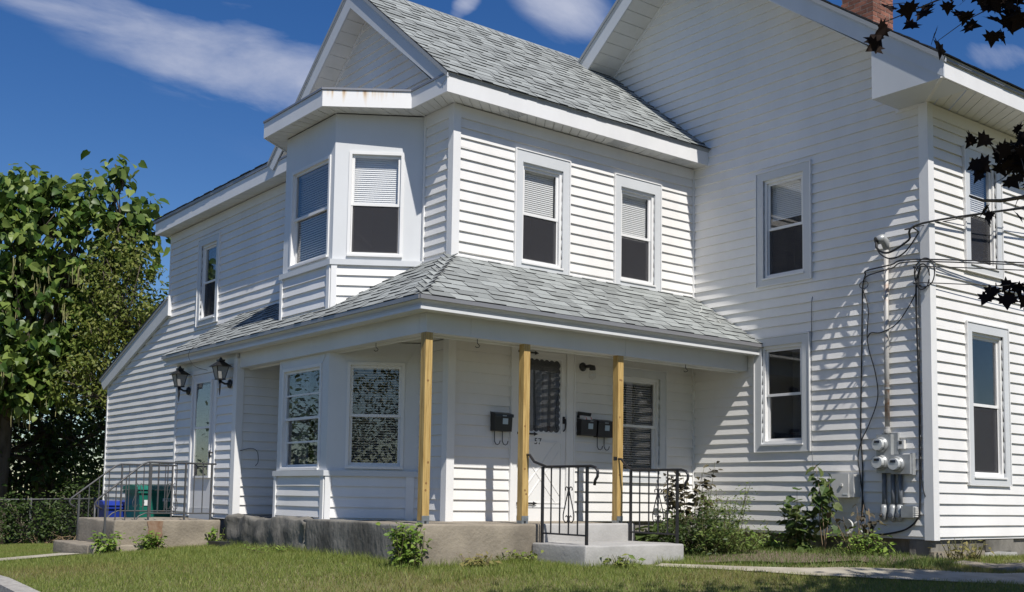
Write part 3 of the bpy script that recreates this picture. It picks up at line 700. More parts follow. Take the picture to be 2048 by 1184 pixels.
# low roof over the rear part
rr = MB(); rr.prism([(-.30, 4.2, 5.69), (-.30, 9.27, 5.69), (4.6, 9.27, 6.25), (4.6, 4.2, 6.25)], (0, 0, .04)); rear_roof = obj('rear_roof', rr, 'deckedge', house)
roof('rear', (-.31, 9.275, 5.732), (0, -1, 0), (4.9, 0, .56), 9, lambda t: 0, lambda t: 5.0, base=rear_roof)
# lean-to roof at the far end
ll = MB(); ll.prism([(-.10, 8.95, 4.315), (-.10, 12.62, 3.06), (-.10, 12.62, 3.02), (-.10, 8.95, 4.275)], (3.2, 0, 0)); lean_roof = obj('lean_to_roof', ll, 'deckedge', house)
roof('lean', (3.0, 12.63, 3.063), (-1, 0, 0), (0, -3.67, 1.255), 26, lambda t: 0, lambda t: 3.11, base=lean_roof)
obj('rake_board', MB().prism([(-.08, 8.96, 4.27), (-.08, 12.60, 3.022), (-.08, 12.40, 2.83), (-.08, 8.96, 3.985)], (.06, 0, 0)), 'coil', house)
obj('rake_trim', MB().prism([(-.095, 8.95, 4.318), (-.095, 12.64, 3.058), (-.095, 12.64, 3.01), (-.095, 8.95, 4.27)], (.011, 0, 0)), 'trim', house)
obj('eave_soffit', MB().box(-.02, 3, 12.265, 12.58, 2.86, 2.88), 'soffit', house)
obj('rake_end', MB().box(-.085, -.004, 8.925, 8.958, 3.96, 4.33), 'trim', house)
# main roof of the tall part
BGX = 3.60; pr1, pl1 = .74, .78; AY, AZ = .07, 8.89
br = MB(); br.prism([(BGX - .03, -4.27, 5.678), (BGX - .03, AY, AZ), (BGX - .03, 4.45, 5.47), (BGX - .03, 4.44, 5.43), (BGX - .03, AY, AZ - .055), (BGX - .03, -4.25, 5.633)], (9.7 - BGX, 0, 0)); main_roof = obj('main_roof', br, 'deckedge', house)
ml = math.hypot(AY + 4.27, AZ - 5.678)
roof('main', (BGX - .03, -4.285, 5.675), (1, 0, 0), (0, AY + 4.27, AZ - 5.678), int(ml / .143) + 1, lambda t: 0, lambda t: 6.1, base=main_roof)
rake('rake_board', BGX, .022, [(-4.236, 5.64), (AY, AZ - .06), (AY, AZ - .06 - .275), (-3.36, 6.065), (-4.236, 5.456)], 'coil')
rake('rake_board', BGX + .0005, .022, [(4.40, 5.45), (AY, AZ - .06), (AY, AZ - .06 - .275), (4.35, 5.21)], 'coil')
rake('rake_trim', BGX - .012, .012, [(-4.27, 5.665), (AY, AZ - .03), (AY, AZ - .085), (-4.27, 5.61)], 'coil')
rake('rake_trim', BGX - .012, .012, [(4.44, 5.46), (AY, AZ - .03), (AY, AZ - .085), (4.44, 5.405)], 'coil')
n = 26
for i in range(n):
    t0, t1 = i / n + .001, (i + 1) / n - .001; zo = AZ - .06 - .255
    y0, y1 = AY + 3.9 * t0, AY + 3.9 * t1; f = lambda y: zo - (y - AY) * pl1
    obj('soffit_panel', MB().prism([(BGX + .022, y0, f(y0)), (BGX + .022, y1, f(y1)), (L, y1, f(y1)), (L, y0, f(y0))], (0, 0, .012)), 'soffit', soff)
zo = AZ - .06 - .255
obj('rake_soffit', MB().prism([(BGX + .022, AY, zo), (BGX + .022, -3.25, zo - 3.32 * pr1), (L, -3.25, zo - 3.32 * pr1), (L, AY, zo)], (0, 0, .012)), 'soffit', house)
obj('rake_molding', MB().prism([(L - .03, AY, zo - .003), (L - .03, 3.8, zo - 3.73 * pl1 - .003), (L - .03, 3.8, zo - 3.73 * pl1 - .04), (L - .03, AY, zo - .04)], (.028, 0, 0)), 'trim', house)
# boxed eave return of the tall part
obj('eave_box', MB().prism([(BGX + .012, -3.32, 5.455), (BGX + .012, -3.32, 6.2), (BGX + .012, -4.2, 5.56), (BGX + .012, -4.2, 5.455)], (.56, 0, 0)), 'coil', house)
obj('fascia', MB().box(BGX + .0235, 9.6, -4.235, -4.213, 5.452, 5.655), 'trim', house)
obj('drip_edge', MB().box(BGX - .02, 9.6, -4.262, -4.236, 5.645, 5.676), 'drip', house)
soffit_run((BGX + .02, -4.213), (9.6, -4.213), (L, W), (9.6, W), 5.462, 34, soff); soffit_run((BGX + .02, -3.33), (BGX + .02, -4.20), (L, -3.33), (L, W), 5.4625, 5, soff)
p, q = Vector((BGX, -4.22)), Vector((L, W)); t = (q - p).normalized(); n_ = Vector((-t.y, t.x)) * .02
obj('soffit_batten', MB().prism([(x_.x, x_.y, 5.448) for x_ in (p - n_, q - n_, q + n_, p + n_)], (0, 0, .013)), 'soffit', soff)
obj('eave_molding', MB().box(L - .03, L - .003, -3.62, -3.28, 5.42, 5.46), 'trim', house)
# chimney
CX, CY = 6.2, -1.62
ch = obj('chimney', MB().box(CX + .005, CX + .488, CY + .005, CY + .528, 6.6, 9.35), 'mortar', house)
BC = {}
def brick(x, y, z, lx, ly):
    key = (round(lx, 3), round(ly, 3))
    if key not in BC: BC[key] = MB().box(0, lx, 0, ly, 0, .057).mesh('brick', [M['brick']])
    o = bpy.data.objects.new('brick', BC[key]); link(o, ch); o.location = (x + random.uniform(-.002, .002), y + random.uniform(-.002, .002), z)
z = 7.20; rw = 0
while z < 8.75:
    if rw % 2 == 0:
        for a, b in ((0, .2), (.21, .41), (.42, .5)): brick(CX + a, CY, z, b - a, .095)
        for a, b in ((.105, .305), (.315, .515)): brick(CX, CY + a, z, .095, b - a)
    else:
        for a, b in ((.105, .305), (.315, .5)): brick(CX + a, CY, z, b - a, .095)
        for a, b in ((0, .2), (.21, .41), (.42, .54)): brick(CX, CY + a, z, .095, b - a)
    z += .0675; rw += 1

# ------------------------------------------------------------------ porch: fascia, beam, ceiling, posts
PB = 2.49                                                  # underside of the beam
def pfascia(P, name, m):
    prof = [(.0, 2.79), (-.014, 2.772), (-.05, 2.75), (-.056, 2.722), (-.02, 2.718), (-.02, 2.688), (-.15, 2.688), (-.15, 2.79)]   # inwards offset, height: a sloped moulding
    A = [mitre(P, o_) for o_, _ in prof]; n = len(prof)
    for i in range(len(P) - 1):
        vs = [(A[k][i].x, A[k][i].y, prof[k][1]) for k in range(n)] + [(A[k][i + 1].x, A[k][i + 1].y, prof[k][1]) for k in range(n)]
        mb = MB().add(vs, [(k, n + k, n + (k + 1) % n, (k + 1) % n) for k in range(n)] + [tuple(range(n))[::-1], tuple(range(n, 2 * n))]); obj(name, mb, m, house)
PL = [(L - .012, -1.235), (-1.235, -1.235), (-1.235, PLE)]
pfascia(PL, 'porch_fascia', 'panel')
obj('porch_drip', MB().box(L - .012, -1.25, -1.262, -1.238, 2.786, 2.83), 'drip', house); obj('porch_drip', MB().box(-1.262, -1.238, -1.236, PLE, 2.786, 2.83), 'drip', house)
obj('porch_soffit', MB().prism([(L - .012, -1.08, 2.70), (-1.08, -1.08, 2.70), (-1.08, PLE, 2.70), (-.98, PLE, 2.70), (-.98, -.98, 2.70), (L - .012, -.98, 2.70)], (0, 0, .01)), 'soffit', house)
for a, b in ((-1.0, -.42), (-.42, 1.9), (1.9, L - .032)): obj('porch_beam', MB().box(a + .0015, b - .0015, -1.0, -.86, PB, 2.71), 'panel', house)
for a, b in ((-.858, 1.6), (1.6, VY - .03)): obj('porch_beam', MB().box(-1.0, -.86, a, b - .0015, PB, 2.71), 'panel', house)
obj('beam_molding', MB().box(-.86, L - .032, -.858, -.83, PB - .02, PB + .05), 'trim', house); obj('beam_molding', MB().box(-.858, -.83, -.83, VY - .03, PB - .02, PB + .05), 'trim', house)
ceil = obj('porch_ceiling', MB().box(-.86, L - .01, -.86, .02, 2.63, 2.66).box(-.86, .02, .02, 5.95, 2.6301, 2.66), 'soffit', house)
obj('vestibule_header', MB(FV).box(-5.9, -VY, -.02, .03, 2.56, 2.71), 'coil', house)
for px, py in ((-.96, -.955), (.37, -.955), (1.825, -.955)):
    h = .0445; zb = .47
    post = obj('porch_post', MB().box(px - h, px + h, py - h, py + h, zb + .03, PB), 'wood', house)
    bs = MB(); bs.box(px - h - .003, px + h + .003, py - h - .003, py - h - .0005, zb + .03, zb + .085); bs.box(px - h - .003, px - h - .0005, py - h, py + h, zb + .012, zb + .034); bs.box(px - h - .003, px + h + .003, py + h + .0005, py + h + .003, zb + .03, zb + .085)
    bs.box(px - h, px - h + .03, py - h, py + h, zb - .01, zb + .0295); bs.box(px + h - .03, px + h, py - h, py + h, zb - .01, zb + .0295); bs.box(px - h + .03, px + h - .03, py - h + .02, py + h, zb - .01, zb + .0295)
    obj('post_base', bs, 'zinc', post)
    for k in range(4):
        zk = random.uniform(.7, 2.3); xk = random.uniform(-.02, .02)
        obj('wood_knot', MB().lathe([(.001, .0008), (.012, .0006), (.014, 0)], (px + xk, py - h - .0002, zk), (0, -1, 0), 8), 'knot', post)
# ------------------------------------------------------------------ doors
def plate(F, a0, a1, d0, d1, z0, z1): return MB(F).box(a0, a1, d0, d1, z0, z1)
fd = obj('front_door', plate(FE, 1.005, 1.80, -.035, .012, .635, 2.595), 'trim', house)
fr = MB(FE); fr.box(DR[0], 1.0, -.06, .038, .46, DR[3]); fr.box(1.805, DR[1], -.06, .038, .46, DR[3]); fr.box(1.0, 1.805, -.06, .03, 2.6, DR[3]); obj('door_frame', fr, 'trim', fd)
obj('door_casing', MB(FE).box(DR[0] - .022, DR[0] - .002, 0, .05, .46, 2.662).box(DR[1] + .002, DR[1] + .022, 0, .05, .46, 2.662).box(DR[0] - .002, DR[1] + .002, 0, .042, DR[3] + .001, DR[3] + .014), 'trim', fd)
obj('threshold', MB(FE).box(1.0, 1.805, -.06, .05, .46, .628), 'trim', fd); obj('door_sweep', MB(FE).box(1.0, 1.80, .012, .024, .615, .637), 'black', fd)
obj('back_panel', MB(FE).box(1.0, 1.805, -.075, -.062, .5, 2.6), 'room', fd)
pts = []                                                   # scalloped glass opening of the storm door
gx0, gx1, gz0, gz1 = 1.115, 1.685, 1.60, 2.475
def scal(a, b, n, nx, ny):
    for i in range(n):
        for j in range(5):
            t = (i + j / 5) / n; hgt = .020 * math.sin(math.pi * j / 5); yield (a[0] + (b[0] - a[0]) * t + nx * hgt, a[1] + (b[1] - a[1]) * t + ny * hgt)
for e in (((gx0, gz0), (gx1, gz0), 7, 0, -1), ((gx1, gz0), (gx1, gz1), 11, 1, 0), ((gx1, gz1), (gx0, gz1), 7, 0, 1), ((gx0, gz1), (gx0, gz0), 11, -1, 0)): pts += list(scal(*e))
obj('scalloped_dark_plate', MB(FE).prism([(x_, .0122, z_) for x_, z_ in pts], (0, .002, 0)), 'dark', fd)  # dark plate stands in for the dim inside seen through the glass
obj('inner_window', MB(FE).box(gx0 + .06, gx1 - .06, .0143, .0155, gz0 + .06, gz1 - .12), 'curtain', fd)
obj('inner_stile', MB(FE).box(1.40, 1.43, .0157, .018, gz0, gz1 - .1), 'dark', fd)
obj('pane', MB(FE).box(gx0 - .03, gx1 + .03, .021, .024, gz0 - .03, gz1 + .03), 'glass', fd)
mb = MB(FE); mb.ring(gx0 - .05, gx1 + .05, gz0 - .05, gz1 + .05, .022, .012, .026); obj('glazing_bead', mb, 'trim', fd)
for (a, b) in (((1.09, .72), (1.70, 1.43)), ((1.09, 1.43), (1.70, .72))):   # cross buck of the lower panel
    A, B = Vector((a[0], 0, a[1])), Vector((b[0], 0, b[1])); t = (B - A).normalized(); n_ = Vector((-t.z, 0, t.x))
    for o_ in (-.055, .055):
        lo = .5 if False else 0
        obj('panel_molding', MB(FE).prism([A + n_ * (o_ - .007) + Vector((0, .012, 0)), B + n_ * (o_ - .007) + Vector((0, .012, 0)), B + n_ * (o_ + .007) + Vector((0, .012, 0)), A + n_ * (o_ + .007) + Vector((0, .012, 0))], (0, .006 + .001 * (o_ > 0) + .0005 * (a[1] > 1), 0)), 'trim', fd)
mb = MB(FE); mb.ring(1.06, 1.735, .69, 1.46, .014, .012, .0205); obj('panel_molding', mb, 'trim', fd)
for z_ in (2.563, 1.549, .689):
    obj('strap_hinge', MB(FE).prism([(.985, .0305, z_ - .013), (1.27, .0305, z_ - .010), (1.27, .0305, z_ - .024), (1.335, .0305, z_), (1.27, .0305, z_ + .024), (1.27, .0305, z_ + .010), (.985, .0305, z_ + .013)], (0, .004, 0)), 'black', fd)
hd = MB(FE); hd.tube([(1.765, .013, 1.765), (1.765, .05, 1.75), (1.768, .055, 1.70), (1.768, .045, 1.63), (1.768, .013, 1.605)], [.012, .013, .012, .009, .009], 8); hd.box(1.752, 1.785, .012, .02, 1.70, 1.79); obj('door_handle', hd, 'black', fd, True)
tcu = bpy.data.curves.new('digits', 'FONT'); tcu.body = '57'; tcu.size = .11; tcu.extrude = .002; tcu.space_character = 1.15
to = bpy.data.objects.new('digits_source', tcu); COL.objects.link(to); bpy.context.view_layer.update()
nm = bpy.data.meshes.new_from_object(to); bpy.data.objects.remove(to); nm.materials.clear(); nm.materials.append(M['black']); nm.name = 'house_number'
no = bpy.data.objects.new('house_number', nm); link(no, fd); no.rotation_euler = (math.pi / 2, 0, 0); no.location = (1.29, -.0145, 1.425)
vd = obj('side_door', plate(FV, -5.24, -4.41, -.035, .012, .53, 2.50), 'trim', house)
fr = MB(FV); fr.box(VD[0], -5.245, -.06, .032, .42, VD[3]); fr.box(-4.405, VD[1], -.06, .032, .42, VD[3]); fr.box(-5.245, -4.405, -.06, .032, 2.505, VD[3]); obj('door_frame', fr, 'trim', vd)
obj('threshold', MB(FV).box(-5.245, -4.405, -.06, .02, .36, .525), 'coil', vd)
obj('glass_insert', MB(FV).box(-5.07, -4.54, .0122, .015, 1.0, 2.36), 'room', vd)
obj('blind', blind_mesh(FV, -5.06, -4.55, 1.70, 2.34, .0345), 'curtain', vd)
obj('pane', MB(FV).box(-5.08, -4.53, .037, .040, .99, 2.37), 'glass', vd)
mb = MB(FV); mb.ring(-5.10, -4.51, .97, 2.39, .03, .012, .048); mb.box(-5.07, -4.54, .03, .047, 1.685, 1.715); obj('glazing_bead', mb, 'trim', vd)
hd = MB(FV); hd.tube([(-4.47, .012, 1.33), (-4.47, .05, 1.33)], .012, 8); hd.tube([(-4.46, .052, 1.36), (-4.465, .06, 1.33), (-4.475, .055, 1.24)], [.014, .016, .01], 8); obj('door_handle', hd, 'black', vd, True)

# ------------------------------------------------------------------ foundations, porch slab, steps
obj('foundation', MB().box(L - .0, 9.3, W + .03, W + .3, -.4, .345).box(L + .10, L + .4, W + .3, .3, -.4, .36).box(1.9, L + .05, .02, .3, -.4, .5), 'greyconc', house)
obj('foundation', MB().box(.02, .3, 3.2, 12.2, -.9, .36), 'concrete', house)
obj('foundation', MB().box(-.97, .0, VY + .04, 5.87, -.6, .42), 'greyconc', house)
obj('foundation_stone', MB().box(5.30, 5.95, W - .005, W + .06, .20, .34), 'greyconc', house)
obj('foundation_footing', MB().box(L - .02, 5.25, W - .02, W + .05, -.1, .215), 'concrete', house)
obj('mortar_patch', MB().prism([(5.25, W - .03, .12), (6.0, W - .03, .12), (5.98, W - .03, .185), (5.6, W - .03, .20), (5.3, W - .03, .19)], (0, .06, 0)), 'paintconc', house)
slab = thing('porch_slab', 'weathered concrete porch slab under the wooden posts', 'porch', (-.2, .4, 0))
def rough(name, boxes, m, parent, amp=.008, step=.12, seed=1, top=False):
    """a cast block whose faces are subdivided and slightly uneven"""
    import bmesh
    bm = bmesh.new()
    x0, x1, y0, y1, z0, z1 = boxes
    for (o_, u_, v_) in (((x0, y0, z0), (x1 - x0, 0, 0), (0, 0, z1 - z0)), ((x0, y1, z0), (0, y0 - y1, 0), (0, 0, z1 - z0)), ((x1, y0, z0), (0, y1 - y0, 0), (0, 0, z1 - z0)), ((x1, y1, z0), (x0 - x1, 0, 0), (0, 0, z1 - z0)), ((x0, y0, z1), (x1 - x0, 0, 0), (0, y1 - y0, 0))):
        o_, u_, v_ = Vector(o_), Vector(u_), Vector(v_); nu, nv = max(1, round(u_.length / step)), max(1, round(v_.length / step))
        gr = [[bm.verts.new(o_ + u_ * i / nu + v_ * j / nv) for i in range(nu + 1)] for j in range(nv + 1)]
        for j in range(nv):
            for i in range(nu): bm.faces.new((gr[j][i], gr[j][i + 1], gr[j + 1][i + 1], gr[j + 1][i]))
    bmesh.ops.remove_doubles(bm, verts=bm.verts, dist=1e-4)
    ed = [e for e in bm.edges if len(e.link_faces) == 2 and e.link_faces[0].normal.angle(e.link_faces[1].normal, 0) > 1 and max(v.co.z for v in e.verts) > z0 + .05 and (not top or min(v.co.z for v in e.verts) > z1 - .01)] if bm.normal_update() is None else []
    bmesh.ops.bevel(bm, geom=ed, offset=.022, segments=3, affect='EDGES', profile=.5)
    from mathutils import noise
    for v in bm.verts:
        nz_ = noise.noise_vector(v.co * 3.1 + Vector((seed, 0, 0))) + .5 * noise.noise_vector(v.co * 9.0 + Vector((seed, 3, 0))); v.co += nz_ * amp
    me = bpy.data.meshes.new(name); bm.to_mesh(me); bm.free(); me.materials.append(M[m]); me.polygons.foreach_set('use_smooth', [True] * len(me.polygons))
    return link(bpy.data.objects.new(name, me), parent)
rough('slab_front', (-1.146, 1.93, -1.15, .03, -.35, .468), 'concrete', slab, .007, seed=2, top=True)
rough('slab_side', (-1.152, .03, -1.10, 1.36, -.35, .462), 'greyconc', slab, .009, seed=5, top=True)
rough('stone_patch', (-1.17, .03, 1.30, 3.50, -.35, .452), 'greyconc', slab, .055, .06, seed=9, top=True)
st = thing('entry_steps', 'light grey painted concrete step before the front door', 'step', (1.08, -1.6, 0))
rough('step', (.34, 1.83, -2.045, -1.16, -.2, .272), 'paintconc', st, .008, seed=4)
rough('riser_coat', (.50, 1.905, -1.178, -1.10, .2, .474), 'paintconc', st, .004, .1, seed=6)
ld = thing('side_landing', 'stained concrete landing and steps before the side door', 'step', (-1.7, 4.6, 0))
lo_ = rough('landing', (-2.60, -1.16, 3.74, 5.30, -.6, .385), 'concrete', ld, .012, seed=12)
rough('step', (-2.93, -2.28, 3.52, 3.735, -.6, .075), 'concrete', ld, .012, seed=14); rough('step', (-2.93, -2.605, 3.736, 5.25, -.7, .07), 'concrete', ld, .012, seed=15)
obj('rust_stain', MB().prism([(-2.19, 3.722, .37), (-2.13, 3.722, .378), (-2.05, 3.722, .374), (-1.97, 3.722, .372), (-1.985, 3.722, .27), (-1.975, 3.722, .2), (-2.01, 3.722, .12), (-2.03, 3.722, .02), (-2.07, 3.722, .09), (-2.11, 3.722, .03), (-2.13, 3.722, .15), (-2.17, 3.722, .2), (-2.165, 3.722, .29)], (0, .006, 0)), mat('rust stain', (.19, .10, .055), .9, (.28, .20, .14), 12, thr=(.35, .7)), ld)
gp = thing('corner_slab', 'low broken concrete slab along the end wall foundation', 'slab', (5.2, -4.1, .05))
rough('slab', (3.95, 7.5, -4.62, -3.70, -.3, .11), 'concrete', gp, .03, .14, seed=21)
tg = tag(obj('foundation_vent', MB().box(-1.42, -1.17, 3.16, 3.52, -.1, .115).box(-1.40, -1.2, 3.14, 3.159, -.02, .09), 'dark'), 'small dark grey box on the grass beside the stone patch', 'box')

# ------------------------------------------------------------------ railings
def spiral(c, r0, r1, a0, a1, n=14):
    return [(c[0] + (r0 + (r1 - r0) * i / n) * math.cos(a0 + (a1 - a0) * i / n), c[1] + (r0 + (r1 - r0) * i / n) * math.sin(a0 + (a1 - a0) * i / n)) for i in range(n + 1)]
def entry_rail(X, ya, yb, ytop, label, zpost):
    t = thing('stair_railing', label, 'railing', (X, (ya + yb) / 2, .27), 'railings of the front step')
    zt = 1.10; fl_ = lambda y, z, w: None
    R_ = MB(); R_.tube([(X, ytop, 1.24), (X, ytop - .06, 1.235), (X, ytop - .14, 1.16), (X, ya + .01, zt + .02), (X, ya - .06, zt), (X, yb - .06, zt), (X, yb - .13, zt - .015), (X, yb - .165, zt - .06), (X, yb - .16, zt - .11), (X, yb - .125, zt - .15), (X, yb - .115, zt - .20)], .015, 8); obj('handrail', R_, 'iron', t, True)
    obj('mounting_bracket', MB().box(X - .02, X + .02, ytop - .01, ytop + .055, 1.22, 1.265), 'iron', t)
    for y_, z0 in ((ya, .30 if ya > -1.25 else .272), (yb, .27)): obj('rail_post', MB().box(X - .013, X + .013, y_ - .013, y_ + .013, .262, zt), 'iron', t)
    obj('bottom_rail', MB().tube([(X, ya, .375), (X, yb, .372)], .010, 6), 'iron', t)
    for i in range(1, 5):
        y_ = ya + (yb - ya) * i / 5; obj('baluster', MB().tube([(X, y_, .373), (X, y_, zt)], .0085, 6), 'iron', t)
    yc = ya + (yb - ya) * .6; sc = MB()
    for s in (-1, 1):                                       # lyre-shaped scroll on the middle baluster
        path = spiral((yc + s * .037, .865), .014, .033, math.pi / 2 * 1.0 if s > 0 else math.pi / 2, (math.pi / 2 + 1.5 * math.pi) if s < 0 else (math.pi / 2 - 1.5 * math.pi), 12)
        path = [(yc + s * .05, .842), (yc + s * .056, .858), (yc + s * .05, .876), (yc + s * .032, .882), (yc + s * .014, .868), (yc + s * .009, .84), (yc + s * .03, .77), (yc + s * .065, .66), (yc + s * .087, .585), (yc + s * .085, .535), (yc + s * .055, .50), (yc + s * .022, .505), (yc + s * .010, .535), (yc + s * .016, .565), (yc + s * .034, .575), (yc + s * .046, .56)]
        sc.tube([(X, a_, b_) for a_, b_ in path], .0062, 6)
    obj('scroll_ornament', sc, 'iron', t, True); return t
entry_rail(.39, -1.28, -2.01, -.985, 'black iron scroll railing on the shaded side of the grey step by middle post', 0)
entry_rail(1.80, -1.21, -1.96, -.985, 'black iron scroll railing rising from among the plants beside the step', 0)
def side_rail(Y, x0, x1, x2, label, zlow, x3):
    t = thing('side_railing', label, 'railing', (x1, Y, .38), 'railings of the side landing')
    zt = 1.15; sl_ = (zt - .62) / (x1 - x2)
    obj('handrail', MB().tube([(x0, Y, zt), (x1 + .04, Y, zt), (x1 - .03, Y, zt - .025), (x2 + .03, Y, .655), (x2, Y, .61), (x2 + .015, Y, .565), (x2 + .085, Y, .525)], .013, 8), 'greyiron', t, True)
    obj('bottom_rail', MB().tube([(x0, Y, .475), (x1 + .02, Y, .475), (x1 - .06, Y, .44), (x2 + .12, Y, -.03)], .010, 6), 'greyiron', t)
    n = 7
    for i in range(n + 1):
        x_ = x0 - .06 - (x0 - .06 - x1 - .06) * i / n; big = i in (0, 3, n); obj('rail_post' if big else 'baluster', MB().box(x_ - .011, x_ + .011, Y - .011, Y + .011, .36 if big else .475, zt) if big else MB().tube([(x_, Y, .475), (x_, Y, zt)], .008, 6), 'greyiron', t)
    for i in range(4):
        x_ = x1 - .12 - (x1 - .12 - x2 - .13) * i / 3; zh = zt - .03 - (x1 - .02 - x_) * sl_; zl = gzp(x_, Y) if i == 3 else max(.44 - (x1 - .06 - x_) * .80, -.02)
        obj('rail_post' if i == 3 else 'baluster', MB().box(x_ - .012, x_ + .012, Y - .012, Y + .012, zl - .05, zh) if i == 3 else MB().tube([(x_, Y, zl), (x_, Y, zh)], .008, 6), 'greyiron', t)
    sc = MB(); xc = (x0 + x1) / 2 - .12
    for s in (-1, 1): sc.tube([(xc + s * a_, Y, b_) for a_, b_ in ((.05, .83), (.055, .86), (.03, .88), (.012, .85), (.03, .77), (.085, .60), (.075, .54), (.03, .53), (.015, .57))], .005, 5)
    obj('scroll_ornament', sc, 'greyiron', t)
side_rail(3.83, -1.22, -2.20, -2.83, 'grey iron railing crossing in front of the side door', 0, 0)
side_rail(5.42, -1.16, -2.03, -2.69, 'grey iron railing on the far edge of the side landing by the bins', 0, 0)

# ------------------------------------------------------------------ lights, mailboxes, hooks
def lantern(y, label):
    x, z = VX - .03, 2.28; t = thing('wall_lantern', label, 'lantern', (x, y, z), 'lanterns beside the side door')
    obj('back_plate', MB().lathe([(.001, 0), (.065, 0), (.06, .02), (.03, .035)], (x, y, z), (-1, 0, 0), 16), 'black', t, True)
    obj('arm', MB().tube([(x - .02, y, z), (x - .08, y, z - .005), (x - .13, y, z + .02), (x - .15, y, z + .05)], .014, 8).tube([(x - .15, y, z + .06), (x - .15, y, z - .06), (x - .15, y, z - .17)], [.024, .014, .004], 8), 'black', t, True)
    c = Vector((x - .15, y, z + .06)); b_, h_, w0, w1 = MB(), .17, .05, .085
    obj('glass_body', MB().hexa([(c.x - w0, c.y - w0, c.z), (c.x + w0, c.y - w0, c.z), (c.x + w0, c.y + w0, c.z), (c.x - w0, c.y + w0, c.z), (c.x - w1, c.y - w1, c.z + h_), (c.x + w1, c.y - w1, c.z + h_), (c.x + w1, c.y + w1, c.z + h_), (c.x - w1, c.y + w1, c.z + h_)]), 'frost', t)
    cg = MB()
    for sx in (-1, 1):
        for sy in (-1, 1): cg.tube([(c.x + sx * w0, c.y + sy * w0, c.z), (c.x + sx * w1, c.y + sy * w1, c.z + h_)], .007, 4)
    cg.box(c.x - w0 - .008, c.x + w0 + .008, c.y - w0 - .008, c.y + w0 + .008, c.z - .015, c.z + .002); obj('cage', cg, 'black', t)
    w2 = .125; zr = c.z + h_
    obj('roof_cap', MB().hexa([(c.x - w2, c.y - w2, zr), (c.x + w2, c.y - w2, zr), (c.x + w2, c.y + w2, zr), (c.x - w2, c.y + w2, zr), (c.x - .035, c.y - .035, zr + .075), (c.x + .035, c.y - .035, zr + .075), (c.x + .035, c.y + .035, zr + .075), (c.x - .035, c.y + .035, zr + .075)]).box(c.x - .045, c.x + .045, c.y - .045, c.y + .045, zr + .075, zr + .10).lathe([(.028, .10), (.014, .125), (.002, .14)], (c.x, c.y, zr), (0, 0, 1), 10), 'black', t)
lantern(5.40, 'black carriage lantern on the vestibule wall nearest the lean-to'); lantern(3.90, 'black carriage lantern between the side door and the vestibule corner board')
t = thing('porch_light', 'black wall lamp with ribbed clear jar beside the front door', 'lamp', (2.075, -.02, 2.45))
obj('mount', MB().lathe([(.001, 0), (.058, 0), (.058, .012), (.035, .03), (.022, .06)], (2.075, -.022, 2.455), (0, -1, 0), 16), 'black', t, True)
obj('socket', MB().tube([(2.075, -.07, 2.455), (2.11, -.12, 2.46), (2.14, -.14, 2.445)], [.02, .024, .03], 10).lathe([(.03, .03), (.042, 0), (.042, -.03), (.03, -.034)], (2.14, -.14, 2.44), (0, 0, 1), 14), 'black', t, True)
obj('glass_jar', MB().lathe([(.034, -.03), (.045, -.05), (.043, -.065), (.047, -.08), (.044, -.095), (.047, -.11), (.04, -.135), (.012, -.15)], (2.14, -.14, 2.44), (0, 0, 1), 16), 'clear', t, True)
